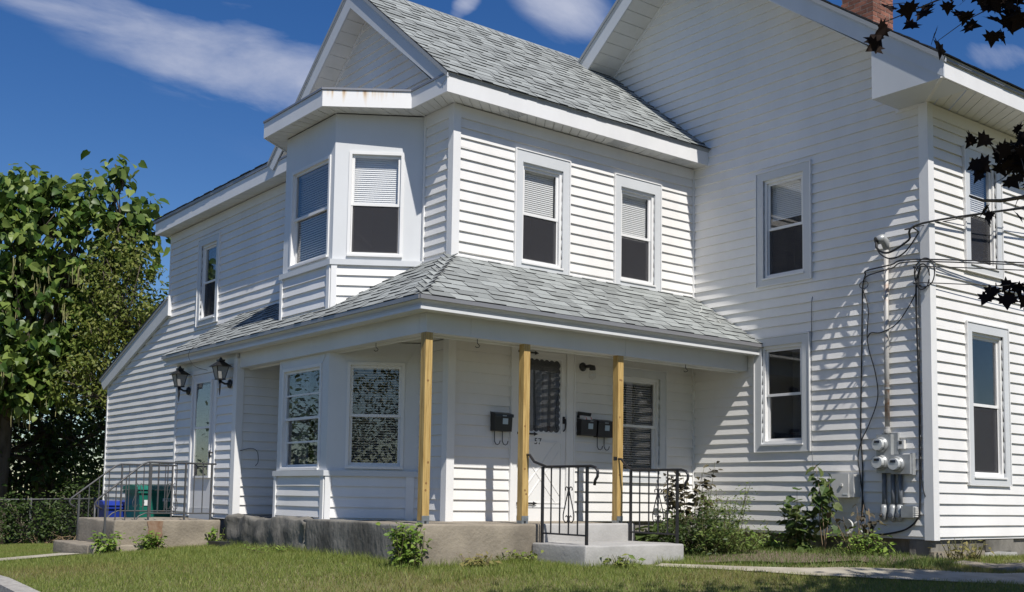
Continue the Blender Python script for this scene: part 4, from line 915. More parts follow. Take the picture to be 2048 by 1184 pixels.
def mailbox(x0, label, z0=1.555, open_=False, tilt=0.0, hooks=True):
    t = thing('mailbox', label, 'mailbox', (x0 + .13, -.02, z0), 'black mailboxes beside the front door'); w_, h_, d_ = .262, .20, .085; y0 = -.021
    obj('box', MB().hexa([(x0, y0 - d_, z0), (x0 + w_, y0 - d_, z0), (x0 + w_, y0, z0), (x0, y0, z0), (x0 - .002, y0 - d_ - .012, z0 + h_), (x0 + w_ + .002, y0 - d_ - .012, z0 + h_), (x0 + w_ + .002, y0, z0 + h_ + .02), (x0 - .002, y0, z0 + h_ + .02)]), 'black', t)
    if open_:
        obj('lid', MB().prism([(x0 - .006, y0 - .004, z0 + h_ + .025), (x0 + w_ - .04, y0 - .004, z0 + h_ + .025), (x0 + w_ - .04, y0 - .03, z0 + h_ + .095), (x0 - .006, y0 - .03, z0 + h_ + .105)], (0, -.006, 0)), 'black', t)
        for i in range(4): obj('mail', MB().prism([(x0 + .02 + i * .012, y0 - .03 - i * .014, z0 + .08), (x0 + .21 - i * .01, y0 - .03 - i * .014, z0 + .08), (x0 + .215 - i * .01, y0 - .035 - i * .014, z0 + h_ + .05 - i * .006), (x0 + .02 + i * .012, y0 - .035 - i * .014, z0 + h_ + .058 - i * .008)], (0, -.003, 0)), 'paper', t)
    else:
        obj('lid', MB().prism([(x0 - .008, y0, z0 + h_ + .034), (x0 - .008, y0 - d_ - .026, z0 + h_ + .006), (x0 - .008, y0 - d_ - .028, z0 + h_ - .03), (x0 - .008, y0 - d_ - .020, z0 + h_ - .03), (x0 - .008, y0 - d_ - .018, z0 + h_ - .002), (x0 - .008, y0, z0 + h_ + .025)], (w_ + .016, 0, 0)), 'black', t)
    obj('sticker', MB().prism([(x0 + .115, y0 - d_ - .008, z0 + .085), (x0 + .195, y0 - d_ - .008, z0 + .085), (x0 + .195, y0 - d_ - .0125, z0 + .155), (x0 + .115, y0 - d_ - .0125, z0 + .155)], (0, -.002, 0)), 'label', t)
    obj('name_slot', MB().box(x0 + .10, x0 + .16, y0 - d_ - .0305, y0 - d_ - .0285, z0 + h_ - .022, z0 + h_ - .008) if not open_ else MB().box(x0 + .15, x0 + .2, y0 - d_ - .014, y0 - d_ - .0125, z0 + h_ - .018, z0 + h_ - .008), 'zinc', t)
    if hooks:
        for xx in (x0 + .05, x0 + .17):
            obj('paper_hook', MB().tube([(xx, y0 - .02, z0 + .002), (xx, y0 - .02, z0 - .12), (xx + .012, y0 - .03, z0 - .155), (xx + .03, y0 - .045, z0 - .165), (xx + .045, y0 - .06, z0 - .15), (xx + .052, y0 - .065, z0 - .115)], .0055, 6), 'black', t)
    return t
mailbox(.60, 'black mailbox with long paper hooks beside the hinge side of front door')
mailbox(1.985, 'open black mailbox stuffed with mail, nearest the porch light', open_=True, hooks=False, z0=1.565)
mailbox(2.275, 'closed black mailbox with paper hooks, next to the window behind the post')
for i, (x, y, lab) in enumerate(((-.93, .14, 'black plant hook under the side beam before the bay window'), (-.28, -.93, 'black plant hook under the beam between corner post and door post'), (3.03, -.93, 'black plant hook under the beam near the tall gable wall'))):
    tag(obj('ceiling_hook', MB().tube([(x, y, PB), (x, y, PB - .045), (x + .006, y - .012, PB - .06), (x + .014, y - .028, PB - .075), (x + .008, y - .02, PB - .092), (x - .004, y + .008, PB - .094), (x - .01, y + .022, PB - .078)], .0042, 6), 'black'), lab, 'hook', 'plant hooks under the porch beam')

# ------------------------------------------------------------------ electrics on the tall gable wall (a = -y)
mt_ = thing('meter_bank', 'grey metal electric meter bank with three round glass meters', 'electric meter', (L - .05, -3.2, 1.1))
obj('meter_socket', MB(FB).box(3.02, 3.215, .02, .12, 1.112, 1.565), 'meter', mt_); obj('meter_socket', MB(FB).box(3.216, 3.462, .02, .12, 1.098, 1.325), 'meter', mt_)
obj('back_plate', MB(FB).box(3.06, 3.27, .018, .06, 1.33, 1.585), 'meter', mt_); obj('cover_flange', MB(FB).box(3.44, 3.475, .02, .09, 1.09, 1.34), 'meter', mt_)
for a_, z_ in ((3.095, 1.445), (3.09, 1.235), (3.305, 1.213)):
    md = obj('meter', MB(FB).lathe([(.088, 0), (.092, .02), (.088, .03), (.08, .035), (.08, .05)], (a_, .12, z_), (0, 1, 0), 24), 'meter', mt_, True)
    obj('dial_face', MB(FB).lathe([(.001, .10), (.068, .10), (.068, .05)], (a_, .12, z_), (0, 1, 0), 20), 'dial', md)
    obj('display', MB(FB).box(a_ - .034, a_ + .034, .221, .225, z_ + .015, z_ + .045), 'dark', md)
    obj('glass_cover', MB(FB).lathe([(.079, .05), (.079, .105), (.070, .125), (.045, .135), (.001, .138)], (a_, .12, z_), (0, 1, 0), 24), 'clear', md, True)
sm = thing('thermostat_box', 'small beige control box beside the top electric meter', 'control box', (L, -3.31, 1.4)); obj('box', MB(FB).box(3.272, 3.35, .02, .065, 1.395, 1.497), 'boxgrey', sm); obj('screen', MB(FB).box(3.285, 3.325, .065, .068, 1.445, 1.485), 'dark', sm)
for a_, lab in ((3.082, 'first grey conduit dropping from the meters, farthest from the corner board'), (3.198, 'middle grey conduit dropping from the meter bank'), (3.292, 'grey conduit dropping from the meters next to the junction box')):
    t = thing('conduit', lab, 'conduit', (L, -a_, .55), 'conduits under the meter bank')
    obj('pipe', MB(FB).tube([(a_, .06, 1.112), (a_, .06, .70)], .027, 10), 'pvc', t, True)
    obj('elbow_fitting', MB(FB).tube([(a_ - .004, .06, .74), (a_ - .004, .066, .70), (a_ - .006, .07, .64), (a_ - .008, .07, .575), (a_ - .008, .05, .555)], [.034, .042, .044, .042, .02], 10), 'meter', t, True)
    obj('cover_plate', MB(FB).lathe([(.001, .018), (.03, .016), (.034, 0)], (a_ - .008, .10, .62), (0, 1, 0), 12), 'pvc', t)
jb = thing('junction_box', 'grey metal junction box with cable clamps by the corner board', 'junction box', (L, -3.4, .6)); obj('box', MB(FB).box(3.335, 3.49, .02, .12, .598, .73), 'meter', jb)
tb = MB(FB)
for k in range(5): tb.box(3.49, 3.515, .03 + .005 * k, .11, .607 + k * .024, .622 + k * .024)
obj('terminal', tb, 'boxgrey', jb)
wb = thing('cable_box', 'pale grey cable service box behind the dark leaved sapling', 'service box', (L, -2.55, .82))
obj('box', MB(FB).box(2.42, 2.725, .02, .15, .825, 1.10), 'boxgrey', wb); obj('lid', MB(FB).box(2.412, 2.66, .15, .16, .82, 1.105), 'boxgrey', wb); obj('latch', MB(FB).box(2.55, 2.58, .16, .175, .955, .985), 'boxgrey', wb); obj('label_plate', MB(FB).box(2.575, 2.64, .16, .163, .85, .868), 'dial', wb)
ms = thing('service_mast', 'rust stained electric service mast rising from the meter bank', 'service mast', (L, -3.14, 1.58))
obj('pipe', MB(FB).tube([(3.14, .07, 1.57), (3.142, .07, 2.6), (3.155, .07, 3.80)], .029, 12), 'mast', ms, True); obj('hub', MB(FB).lathe([(.045, 0), (.045, .03), (.035, .035), (.035, .07)], (3.14, .07, 1.585), (0, 0, 1), 12), 'mast', ms)
obj('weatherhead', MB(FB).tube([(3.158, .07, 3.78), (3.155, .085, 3.86), (3.135, .13, 3.90), (3.105, .19, 3.875)], [.034, .052, .062, .05], 12), 'meter', ms, True); obj('wire_opening', MB(FB).lathe([(.001, .004), (.045, .004), (.045, 0)], (3.103, .19, 3.874), (-.45, .85, -.35), 12), 'dark', ms)
for z_ in (2.1, 3.2): obj('strap', MB(FB).lathe([(.034, 0), (.034, .025)], (3.145, .07, z_), (0, 0, 1), 12), 'meter', ms)
def cable(pts, r_, label, m='cable', grp='cables on the gable wall', F=None, cat='cable'):
    P = [Vector(p) for p in pts]; out = []
    for i in range(len(P) - 1):                             # Catmull-Rom
        p0, p1, p2, p3 = P[max(i - 1, 0)], P[i], P[i + 1], P[min(i + 2, len(P) - 1)]
        for k in range(6):
            t = k / 6; out.append(.5 * ((2 * p1) + (p2 - p0) * t + (2 * p0 - 5 * p1 + 4 * p2 - p3) * t * t + (3 * p1 - p0 - 3 * p2 + p3) * t ** 3))
    out.append(P[-1]); return tag(obj('cable', MB(F).tube(out, r_, 5), m, None, True), label, cat, grp)
POLE = Vector((26.4, -4.9, 9.9)); POL2 = Vector((26.5, -4.7, 7.6))
def fbp(a, d, z): return tuple(FB @ Vector((a, d, z)))
hookA = fbp(3.66, .12, 3.93); sagw = lambda A, B, n, s: [Vector(A).lerp(Vector(B), i / n) - Vector((0, 0, s * 4 * (i / n) * (1 - i / n))) for i in range(1, n + 1)]
cable([fbp(3.105, .19, 3.87), fbp(3.16, .26, 3.76), fbp(3.32, .28, 3.68), fbp(3.55, .22, 3.80), fbp(3.70, .16, 3.98)] + [tuple(p) for p in sagw((4.0, -3.85, 4.02), POLE, 10, .25)], .013, 'heavy black service cable looping from the weatherhead to the pole', grp='overhead wires')
cable([fbp(3.11, .19, 3.86), fbp(3.2, .28, 3.70), fbp(3.36, .29, 3.60), fbp(3.52, .25, 3.66), fbp(3.66, .2, 3.86), fbp(3.72, .18, 3.98)] + [tuple(p) for p in sagw((4.0, -3.87, 4.05), POLE + Vector((0, .1, .02)), 10, .3)], .009, 'second service cable hanging lowest below the weatherhead', grp='overhead wires')
cable([fbp(3.46, .05, 3.97), fbp(3.62, .10, 3.97)] + [tuple(p) for p in sagw((3.99, -3.86, 4.04), POLE + Vector((.1, 0, .1)), 8, .2)], .006, 'thin bare support wire above the service cables', grp='overhead wires')
cable([fbp(2.85, .04, 3.53), fbp(2.92, .12, 3.55), fbp(3.3, .20, 3.55), fbp(3.66, .22, 3.555)] + [tuple(p) for p in sagw((4.0, -3.88, 3.56), POL2, 10, .5)], .009, 'black telephone wire fixed above the coiled cable', grp='overhead wires')
cable([fbp(2.83, .04, 3.47), fbp(2.95, .12, 3.49), fbp(3.3, .19, 3.51), fbp(3.66, .22, 3.53)] + [tuple(p) for p in sagw((4.0, -3.89, 3.535), POL2 + Vector((.1, -.1, -.08)), 10, .5)], .008, 'lower black telephone wire above the coiled cable', grp='overhead wires')
cable([fbp(3.60, .06, 3.47), fbp(3.7, .12, 3.48)] + [tuple(p) for p in sagw((4.0, -3.84, 3.49), POL2 + Vector((0, .2, -.35)), 8, .45)], .007, 'thin drop wire leaving the corner board tangle', grp='overhead wires')
cable([fbp(3.60, .06, 3.28), fbp(3.7, .12, 3.29)] + [tuple(p) for p in sagw((4.0, -3.84, 3.30), POL2 + Vector((0, .25, -.8)), 8, .45)], .006, 'lowest thin drop wire leaving the corner board', grp='overhead wires')
cable([fbp(2.85, .04, 3.53), fbp(2.805, .035, 3.40), fbp(2.79, .03, 3.1), fbp(2.77, .03, 2.4), fbp(2.75, .03, 1.6), fbp(2.77, .03, 1.2), fbp(2.76, .03, .8), fbp(2.74, .03, .42)], .009, 'thick black cable running straight down past the cable box')
cable([fbp(2.80, .04, 3.36), fbp(2.88, .04, 3.1), fbp(2.87, .05, 2.7), fbp(2.97, .04, 2.3), fbp(3.0, .05, 2.0), fbp(2.88, .05, 1.7), fbp(2.77, .05, 1.5), fbp(2.72, .05, 1.3), fbp(2.74, .04, 1.1), fbp(2.77, .04, .85), fbp(2.80, .05, .72), fbp(2.83, .05, .66)], .0065, 'thin black cable bowing away from the straight one', )
cable([fbp(3.59, .05, 3.50), fbp(3.54, .06, 3.3), fbp(3.53, .05, 2.9), fbp(3.535, .03, 2.0), fbp(3.53, .03, 1.3), fbp(3.525, .03, .75), fbp(3.50, .05, .58), fbp(3.35, .05, .46), fbp(3.1, .05, .40), fbp(2.9, .05, .385)], .011, 'black cable down the corner board ending in a low curve')
cable([fbp(3.56, .04, 3.4), fbp(3.555, .04, 2.6), fbp(3.56, .04, 1.5), fbp(3.55, .03, 1.05), fbp(3.60, .04, .84)], .005, 'thin wire hanging loose beside the corner board cable')
cable([fbp(2.86, .04, 2.74), fbp(2.92, .05, 2.80), fbp(3.1, .11, 2.78), fbp(3.3, .10, 2.86), fbp(3.45, .08, 3.05), fbp(3.53, .06, 3.2)], .007, 'black cable swagged across the service mast')
for k, (ca, cz, rr_) in enumerate(((3.62, 3.38, .15), (3.66, 3.42, .17))):
    cable([fbp(ca + rr_ * math.cos(i * .6) * (.75 if k else .6), .06 + .012 * k + .008 * (i % 3), cz + rr_ * math.sin(i * .6)) for i in range(11 + 4 * k)], .007, ['inner loop of the coiled cable at the corner board', 'outer loop of the coiled cable at the corner board'][k])
cable([fbp(2.83 + .06 * math.cos(i * .7), .05, 3.40 + .045 * math.sin(i * .7)) for i in range(10)], .005, 'small ring of cable at the top of the straight cable')
cable([fbp(2.06, .03, 3.36), fbp(2.045, .03, 3.2), fbp(2.04, .03, 2.4), fbp(2.045, .05, 1.5), fbp(2.08, .05, 1.0), fbp(2.06, .06, .6)], .0045, 'thin grey wire hanging beside the lower gable window', 'pvc')
cable([fbp(2.55, .05, .56), fbp(2.62, .1, .55), fbp(2.68, .12, .50), fbp(2.66, .12, .42)], .012, 'short bent white cord above the weeds', 'whitecord'); cable([fbp(2.76, .05, .52), fbp(2.77, .08, .43), fbp(2.85, .09, .385), fbp(2.95, .08, .40)], .011, 'curved white cord beside the straight cable', 'whitecord')
cable([fbp(.06, .06, 3.56), (3.95, -.35, 3.42), (3.8, -.5, 3.33), (3.62, -.62, 3.255), (3.70, -.75, 3.17), (3.82, -.82, 3.125), (3.88, -.72, 3.19), (3.98, -.72, 3.19)], .004, 'thin white string lying on the porch shingles', 'whitecord', None, cat='string')
cable([(-.05, 4.55, 3.62), (-.6, 4.62, 3.3), (-1.26, 4.75, 2.85), (-1.25, 4.72, 2.6), (-1.1, 4.55, 2.52)], .0035, 'thin black wire crossing the side porch roof to the lanterns', 'cable', None)
cable([(-.955, 3.66, 1.34), (-.80, 3.66, 1.38), (-.70, 3.66, 1.34), (-.68, 3.66, 1.2), (-.72, 3.66, 1.14)], .004, 'curled stub of wire on the vestibule side wall', 'cable', None)
pl = thing('utility_pole', 'brown wooden utility pole carrying the service wires', 'utility pole', (26.5, -4.8, -.6)); obj('shaft', MB().tube([(26.5, -4.8, -1.2), (26.5, -4.8, 11)], [.17, .12], 12), 'pole', pl, True); obj('crossarm', MB().box(26.4, 26.6, -6.0, -3.6, 10.2, 10.35), 'pole', pl)

# ------------------------------------------------------------------ bins by the lean-to
def bin_(x0, x1, y0, y1, z0, z1, m, label, text):
    t = thing('wheelie_bin', label, 'bin', ((x0 + x1) / 2, (y0 + y1) / 2, z0)); i_ = .07
    obj('body', MB().hexa([(x0 + i_, y0 + i_, z0), (x1 - i_, y0 + i_, z0), (x1 - i_, y1 - i_, z0), (x0 + i_, y1 - i_, z0), (x0, y0, z1 - .09), (x1, y0, z1 - .09), (x1, y1, z1 - .09), (x0, y1, z1 - .09)]), m, t)
    obj('rim', MB().box(x0 - .02, x1 + .02, y0 - .02, y1 + .02, z1 - .14, z1 - .085), m, t)
    obj('lid', MB().prism([(x0 - .03, y0 - .04, z1 - .083), (x0 - .03, y0 + .05, z1 - .02), (x0 - .03, (y0 + y1) / 2, z1), (x0 - .03, y1, z1 - .03), (x0 - .03, y1 + .03, z1 - .083)], (x1 - x0 + .06, 0, 0)), m, t)
    if text:
        obj('handle', MB().tube([(x0 + .1, y1 + .06, z1 - .07), (x1 - .1, y1 + .06, z1 - .07)], .015, 6), 'dark', t)
        for (xa, xb, za, zb_) in ((x0 + .09, x0 + .20, z1 - .34, z1 - .25), (x1 - .23, x1 - .04, z1 - .27, z1 - .22)): obj('printed_panel', MB().box(xa, xb, y0 - .004 + .012, y0 + .02, za, zb_), 'white', t)
        for k in range(5): obj('print_mark', MB().box(x1 - .19 + k * .03, x1 - .175 + k * .03, y0 - .003 + .010, y0 + .01, z1 - .262, z1 - .228), 'green', t)
    obj('axle', MB().tube([(x0 + .03, y1 - .12, z0 + .08), (x1 - .03, y1 - .12, z0 + .08)], .012, 6), 'dark', t)
    for xx in (x0 + .04, x1 - .08): obj('wheel', MB().lathe([(.02, 0), (.1, 0), (.1, .045), (.02, .045)], (xx, y1 - .1, z0 + .1), (1, 0, 0), 16), 'dark', t)
g0 = gzp(-.8, 7.6)
bin_(-1.06, -.43, 7.25, 7.95, g0, .87, 'green', 'green wheelie bin behind the side landing railing', True)
bin_(-1.32, -.95, 8.1, 8.55, gzp(-1.1, 8.3), .60, 'blue', 'small blue bin half hidden behind the green bin', False)

# ------------------------------------------------------------------ vegetation
def tri(T): return np.array(T, np.int32)
HEART_V = np.array([(0, 0, 0), (.5, 0, -.03), (1, 0, -.16), (.62, .30, .05), (.22, .44, .07), (-.07, .26, .03), (.62, -.30, .05), (.22, -.44, .07), (-.07, -.26, .03)], float)
HEART_F = tri([(0, 1, 4), (0, 4, 5), (1, 2, 3), (1, 3, 4), (0, 7, 1), (0, 8, 7), (1, 6, 2), (1, 7, 6)])
OVAL_V = np.array([(0, 0, 0), (.5, 0, -.04), (1, 0, -.12), (.3, .24, .04), (.7, .2, .02), (.3, -.24, .04), (.7, -.2, .02)], float)
OVAL_F = tri([(0, 1, 3), (1, 4, 3), (1, 2, 4), (0, 5, 1), (1, 5, 6), (1, 6, 2)])
DIAM_V = np.array([(0, 0, 0), (.5, .2, .03), (1, 0, -.08), (.5, -.2, .03)], float); DIAM_F = tri([(0, 2, 1), (0, 3, 2)])
_mp = [(0, 0), (.12, .16), (-.05, .42), (.22, .34), (.26, .60), (.48, .36), (.62, .40), (.60, .22), (1, 0)]
MAPLE_V = np.array([(x, y, .06 * abs(y) - .1 * x * x) for x, y in _mp] + [(x, -y, .06 * abs(y) - .1 * x * x) for x, y in _mp[1:-1]], float)
MAPLE_F = tri([(0, 1, 8), (1, 3, 5), (1, 5, 7), (1, 7, 8), (1, 2, 3), (3, 4, 5), (5, 6, 7)] + [(0, 8, 9), (9, 13, 11), (9, 15, 13), (9, 8, 15), (9, 11, 10), (11, 13, 12), (13, 15, 14)])
def unit(a): return a / np.maximum(np.linalg.norm(a, axis=-1, keepdims=True), 1e-9)
def scatter(T, P, D_, U, S):
    x = unit(np.asarray(D_, float)); y = unit(np.cross(U, x)); z = np.cross(x, y)
    V = P[:, None, :] + S[:, None, None] * (T[None, :, 0:1] * x[:, None] + T[None, :, 1:2] * y[:, None] + T[None, :, 2:3] * z[:, None]); return V.reshape(-1, 3), (x, y, z)
def foliage(name, TV, TF, P, D_, U, S, m, parent, kind='stuff'):
    V, _ = scatter(TV, P, D_, U, S); k = len(TV); Fc = (TF[None] + (np.arange(len(P)) * k)[:, None, None]).reshape(-1, 3)
    o = arrmesh(name, V, Fc, m, False, parent)
    if parent is not None and parent.get('_loc') is not None: o.matrix_parent_inverse = Matrix.Translation(-Vector(parent['_loc']))
    if kind: o['kind'] = kind
    return o
def leaf_objects(name, TV, TF, P, D_, U, S, m, parent):
    mb = MB().add([tuple(v) for v in TV], [tuple(f) for f in TF]); me = mb.mesh(name, [M[m]])
    _, (x, y, z) = scatter(TV, P, D_, U, S)
    for i in range(len(P)):
        o = bpy.data.objects.new(name, me); link(o, parent)
        mm = Matrix(((x[i, 0], y[i, 0], z[i, 0]), (x[i, 1], y[i, 1], z[i, 1]), (x[i, 2], y[i, 2], z[i, 2]))).to_4x4() @ Matrix.Scale(float(S[i]), 4); mm.translation = Vector(P[i]); o.matrix_basis = mm
def inball(n): 
    v = unit(rng.normal(size=(n, 3))); return v * (rng.random((n, 1)) ** (1 / 3))
def limb(mb, a, b, r0, r1, bend=.15, n=5, k=7):
    a, b = Vector(a), Vector(b); pts = []; off = Vector((random.uniform(-1, 1), random.uniform(-1, 1), random.uniform(-.3, .6))) * bend * (b - a).length
    for i in range(n + 1):
        t = i / n; pts.append(a.lerp(b, t) + off * math.sin(math.pi * t))
    mb.tube(pts, [r0 + (r1 - r0) * i / n for i in range(n + 1)], k); return pts
def tree(name, label, cat, base, trunk_top, r0, blobs, tipn, leafn, leafsz, TV, TF, lm, droop=.5, spread=.4, parts=0, group=None, surf=.55, pods=0):
    t = thing(name, label, cat, base, group); mb = MB(); tt = Vector(trunk_top); limb(mb, Vector(base) - Vector((0, 0, .3)), tt, r0, r0 * .6, .05)
    tips = []; tot = sum(b[1][0] * b[1][1] * b[1][2] for b in blobs)
    for c, r_ in blobs:
        c = np.array(c, float); r_ = np.array(r_, float); n = max(4, int(tipn * (r_.prod() / tot)))
        u = inball(n); nn = np.linalg.norm(u, axis=1, keepdims=True); u = u / np.maximum(nn, .01) * (surf + (1 - surf) * nn)
        tp = c + u * r_; tips.append(tp)
        st_ = limb(mb, tt + Vector((0, 0, random.uniform(-.8, 0))), c - np.array((0, 0, r_[2] * .4)), r0 * .45, r0 * .15, .12)
        for q in tp[rng.permutation(n)[:min(n, 14)]]: limb(mb, st_[-1 - random.randint(0, 2)], q, r0 * .12, .008, .12, 4, 5)
    obj('trunk', mb, 'bark', t, True); tips = np.concatenate(tips); n = len(tips)
    P = np.repeat(tips, leafn, 0) + rng.normal(size=(n * leafn, 3)) * spread * np.array((1, 1, .75)); an = rng.random(len(P)) * 2 * np.pi
    out = unit(P - np.repeat(tips, leafn, 0)); D_ = unit(np.stack([np.cos(an), np.sin(an), np.full(len(P), -droop) + rng.normal(size=len(P)) * .35], 1) + out * .6)
    U = unit(np.array((-.1, -.4, .85)) + rng.normal(size=(len(P), 3)) * .55); S = leafsz * rng.uniform(.6, 1.25, len(P))
    dist = np.linalg.norm(P - np.array(CAM), axis=1) - S * 4 + rng.random(len(P)) * .8; od = np.argsort(dist); a, b = od[:parts], od[parts:]
    foliage('crown', TV, TF, P[b], D_[b], U[b], S[b], lm, t)
    if parts: leaf_objects('leaf', TV, TF, P[a], D_[a], U[a], S[a], lm, t)
    if pods:
        pm = MB(); sel = tips[(tips[:, 2] < np.percentile(tips[:, 2], 70))]
        for q in sel[rng.permutation(len(sel))[:pods]]:
            for k in range(random.randint(3, 7)):
                p = Vector(q) + Vector((random.gauss(0, .13), random.gauss(0, .13) - .12, random.gauss(0, .06) - .05)); h = random.uniform(.3, .55)
                pm.tube([p, p + Vector((random.gauss(0, .015), random.gauss(0, .015), -h * .5)), p + Vector((random.gauss(0, .03), random.gauss(0, .03), -h))], [.006, .010, .005], 4)
        obj('seed_pods', pm, 'pod', t)['kind'] = 'stuff'
    return t
tree('catalpa_tree', 'tall catalpa with big heart shaped leaves and hanging pods beyond the lean-to', 'tree', (-1.0, 16.8, -.6), (-.9, 16.4, 3.2), .24,
     [((-2.9, 16.6, 4.9), (1.3, 1.3, 2.2)), ((-1.9, 15.9, 6.0), (1.0, 1.0, 1.7)), ((-1.15, 15.6, 6.5), (.65, .8, 1.5)), ((-.5, 15.3, 6.8), (.55, .6, .9)), ((.15, 15.0, 6.4), (.55, .6, 1.3)), ((.85, 14.6, 7.3), (.42, .4, .85)), ((.9, 14.6, 6.6), (.6, .5, .9)),
      ((-.9, 15.4, 4.6), (.9, .9, 1.3)), ((0, 15.2, 5.0), (.8, .8, 1.2)), ((-1.0, 15.4, 3.3), (.9, .8, .8)), ((-.1, 15.2, 3.5), (.7, .7, .8)), ((1.4, 14.6, 6.4), (.4, .5, .8)), ((-1.7, 15.5, 3.6), (.9, .9, 1.0)), ((.85, 14.6, 8.05), (.22, .2, .55)), ((-.5, 15.4, 7.55), (.2, .2, .45)), ((.2, 15.0, 7.55), (.22, .2, .5)), ((-1.2, 16.0, 7.5), (.25, .2, .5)), ((1.35, 14.5, 7.25), (.22, .2, .4))],
     820, 10, .225, HEART_V, HEART_F, 'catalpa', .95, .17, 300, pods=80)
tree('box_elder_tree', 'smaller yellow green tree with fine drooping leaflets against the lean-to roof', 'tree', (1.2, 14.7, -.5), (1.1, 14.5, 3.0), .12,
     [((.75, 14.0, 5.6), (.62, .6, 1.0)), ((.5, 14.0, 4.7), (.75, .6, .9)), ((1.15, 13.9, 4.9), (.65, .6, 1.0)), ((.7, 14.0, 3.8), (.9, .7, .8)), ((1.35, 14.0, 4.0), (.7, .7, .9)), ((.3, 14.1, 3.1), (.8, .7, .6))],
     300, 26, .105, OVAL_V, OVAL_F, 'elder', .75, .17)
tree('shade_tree', 'dark understory tree with bare trunk behind the catalpa', 'tree', (.1, 17.6, -.7), (.2, 17.4, 2.2), .17,
     [((-2.6, 17.4, 2.6), (1.5, .9, 1.4)), ((-.6, 17.2, 2.2), (1.4, .8, 1.4)), ((1.0, 16.8, 2.4), (1.3, .8, 1.6)), ((2.2, 16.6, 3.8), (1.4, .8, 1.8)), ((-1.0, 17.8, 4.6), (2.2, .8, 1.6)), ((-3.6, 18.0, 4.2), (1.8, .8, 2.2)), ((.6, 18.2, 1.2), (2.6, .7, 1.4)), ((-2.8, 18.1, 1.0), (1.8, .4, 1.4))], 700, 26, .17, OVAL_V, OVAL_F, 'hedge', .5, .3)
for i, (x, y, rx, h, lab) in enumerate(((-2.6, 16.2, 1.0, 1.2, 'dark leafy shrub in front of the grey shed'), (-1.0, 14.35, .75, 1.0, 'vine covered shrub hanging over the chain link fence'), (.45, 14.7, .75, 1.3, 'dark shrub between chain link fence and lean-to corner'), (-1.7, 17.0, 1.3, 1.9, 'tall shaded shrub beside the wooden fence'), (1.1, 15.9, 1.0, 2.2, 'tall shaded shrub behind the lean-to'))):
    z = gzp(x, y); tree('shrub', lab, 'shrub', (x, y, z), (x, y, z + .5), .035, [((x, y, z + h * .55), (rx, .5, h * .55))], 90, 18, .085, OVAL_V, OVAL_F, 'hedge', .3, .16, group='shrubs beyond the lean-to', surf=.35)
# dead twigs at the edge of the lawn
mb = MB()
for i in range(110):
    x = random.uniform(-3.6, .5); y = 14.4 + random.uniform(-.5, .6) - .35 * (x + 1); z = gzp(x, y); a = random.uniform(0, 6.28); l_ = random.uniform(.2, .7)
    mb.tube([(x, y, z + .01), (x + l_ * .5 * math.cos(a), y + l_ * .3 * math.sin(a), z + random.uniform(.03, .22)), (x + l_ * math.cos(a), y + l_ * .6 * math.sin(a), z + random.uniform(.02, .35))], [.008, .006, .003], 4)
br_ = obj('brush_pile', mb, 'drystem'); br_['kind'] = 'stuff'; tag(br_, 'dry twigs and brush along the far lawn edge', 'brush')
# fences and shed behind
fc = thing('wooden_fence', 'dark weathered wooden picket fence in the shade of the trees', 'fence', (-.5, 18.2, -.6))
pk = MB().prism([(0, 0, 0), (.10, 0, 0), (.10, 0, 1.72), (.05, 0, 1.80), (0, 0, 1.72)], (0, .02, 0)).mesh('picket', [M['fence']])
for i in range(42):
    x = -3.2 + i * .125; o = bpy.data.objects.new('picket', pk); link(o, fc); o.location = (x, 18.2 - .12 * (x + 1), gzp(x, 18.2) - .02 + random.uniform(-.02, .02))
for z_ in (.1, .9): obj('fence_rail', MB().prism([(-3.25, 18.55, z_), (2.1, 17.88, z_), (2.1, 17.88, z_ + .08), (-3.25, 18.55, z_ + .08)], (0, .04, 0)), 'fence', fc)
cf = thing('chain_link_fence', 'low chain link fence with vines beyond the side lawn', 'fence', (-1.2, 14.7, -.5)); A, B = Vector((-3.2, 15.8, 0)), Vector((.4, 14.1, 0)); ln = (B - A).length; zf = lambda t: gzp(*A.lerp(B, t)[:2])
obj('top_rail', MB().tube([A.lerp(B, t) + Vector((0, 0, zf(t) + 1.0)) for t in (0, .5, 1)], .02, 8), 'greyiron', cf, True)
for t in (0, .34, .67, 1): obj('fence_post', MB().tube([A.lerp(B, t) + Vector((0, 0, zf(t) - .2)), A.lerp(B, t) + Vector((0, 0, zf(t) + 1.03))], .025, 8), 'greyiron', cf, True)
mb = MB(); n = int(ln / .075)
for i in range(-12, n):
    for s in (1, -1):
        t0, t1 = i / n, (i + 12) / n; z0, z1 = (0.02, 1.0) if s > 0 else (1.0, .02)
        if t0 < 0: z0 = z0 + (z1 - z0) * (-t0) / (t1 - t0); t0 = 0
        if t1 > 1: z1 = z0 + (z1 - z0) * (1 - t0) / (t1 - t0); t1 = 1
        mb.tube([A.lerp(B, t0) + Vector((0, 0, zf(t0) + z0)), A.lerp(B, t1) + Vector((0, 0, zf(t1) + z1))], .0025, 3)
obj('wire_mesh', mb, 'greyiron', cf)['kind'] = 'stuff'
sh_ = thing('garden_shed', 'grey boarded shed half hidden under the catalpa', 'shed', (-4.1, 19.2, -.7))
for k in range(14): obj('wall_board', MB().box(-5.6, -2.4, 18.6 - .012 * (k % 2), 18.63, -.8 + k * .16, -.8 + k * .16 + .154), 'shed', sh_)
obj('side_wall', MB().box(-2.42, -2.38, 18.63, 21, -.8, 1.45), 'shed', sh_); obj('roof', MB().prism([(-5.8, 18.4, 1.40), (-2.2, 18.4, 1.40), (-2.2, 21, 2.1), (-5.8, 21, 2.1)], (0, 0, .08)), 'butt', sh_)

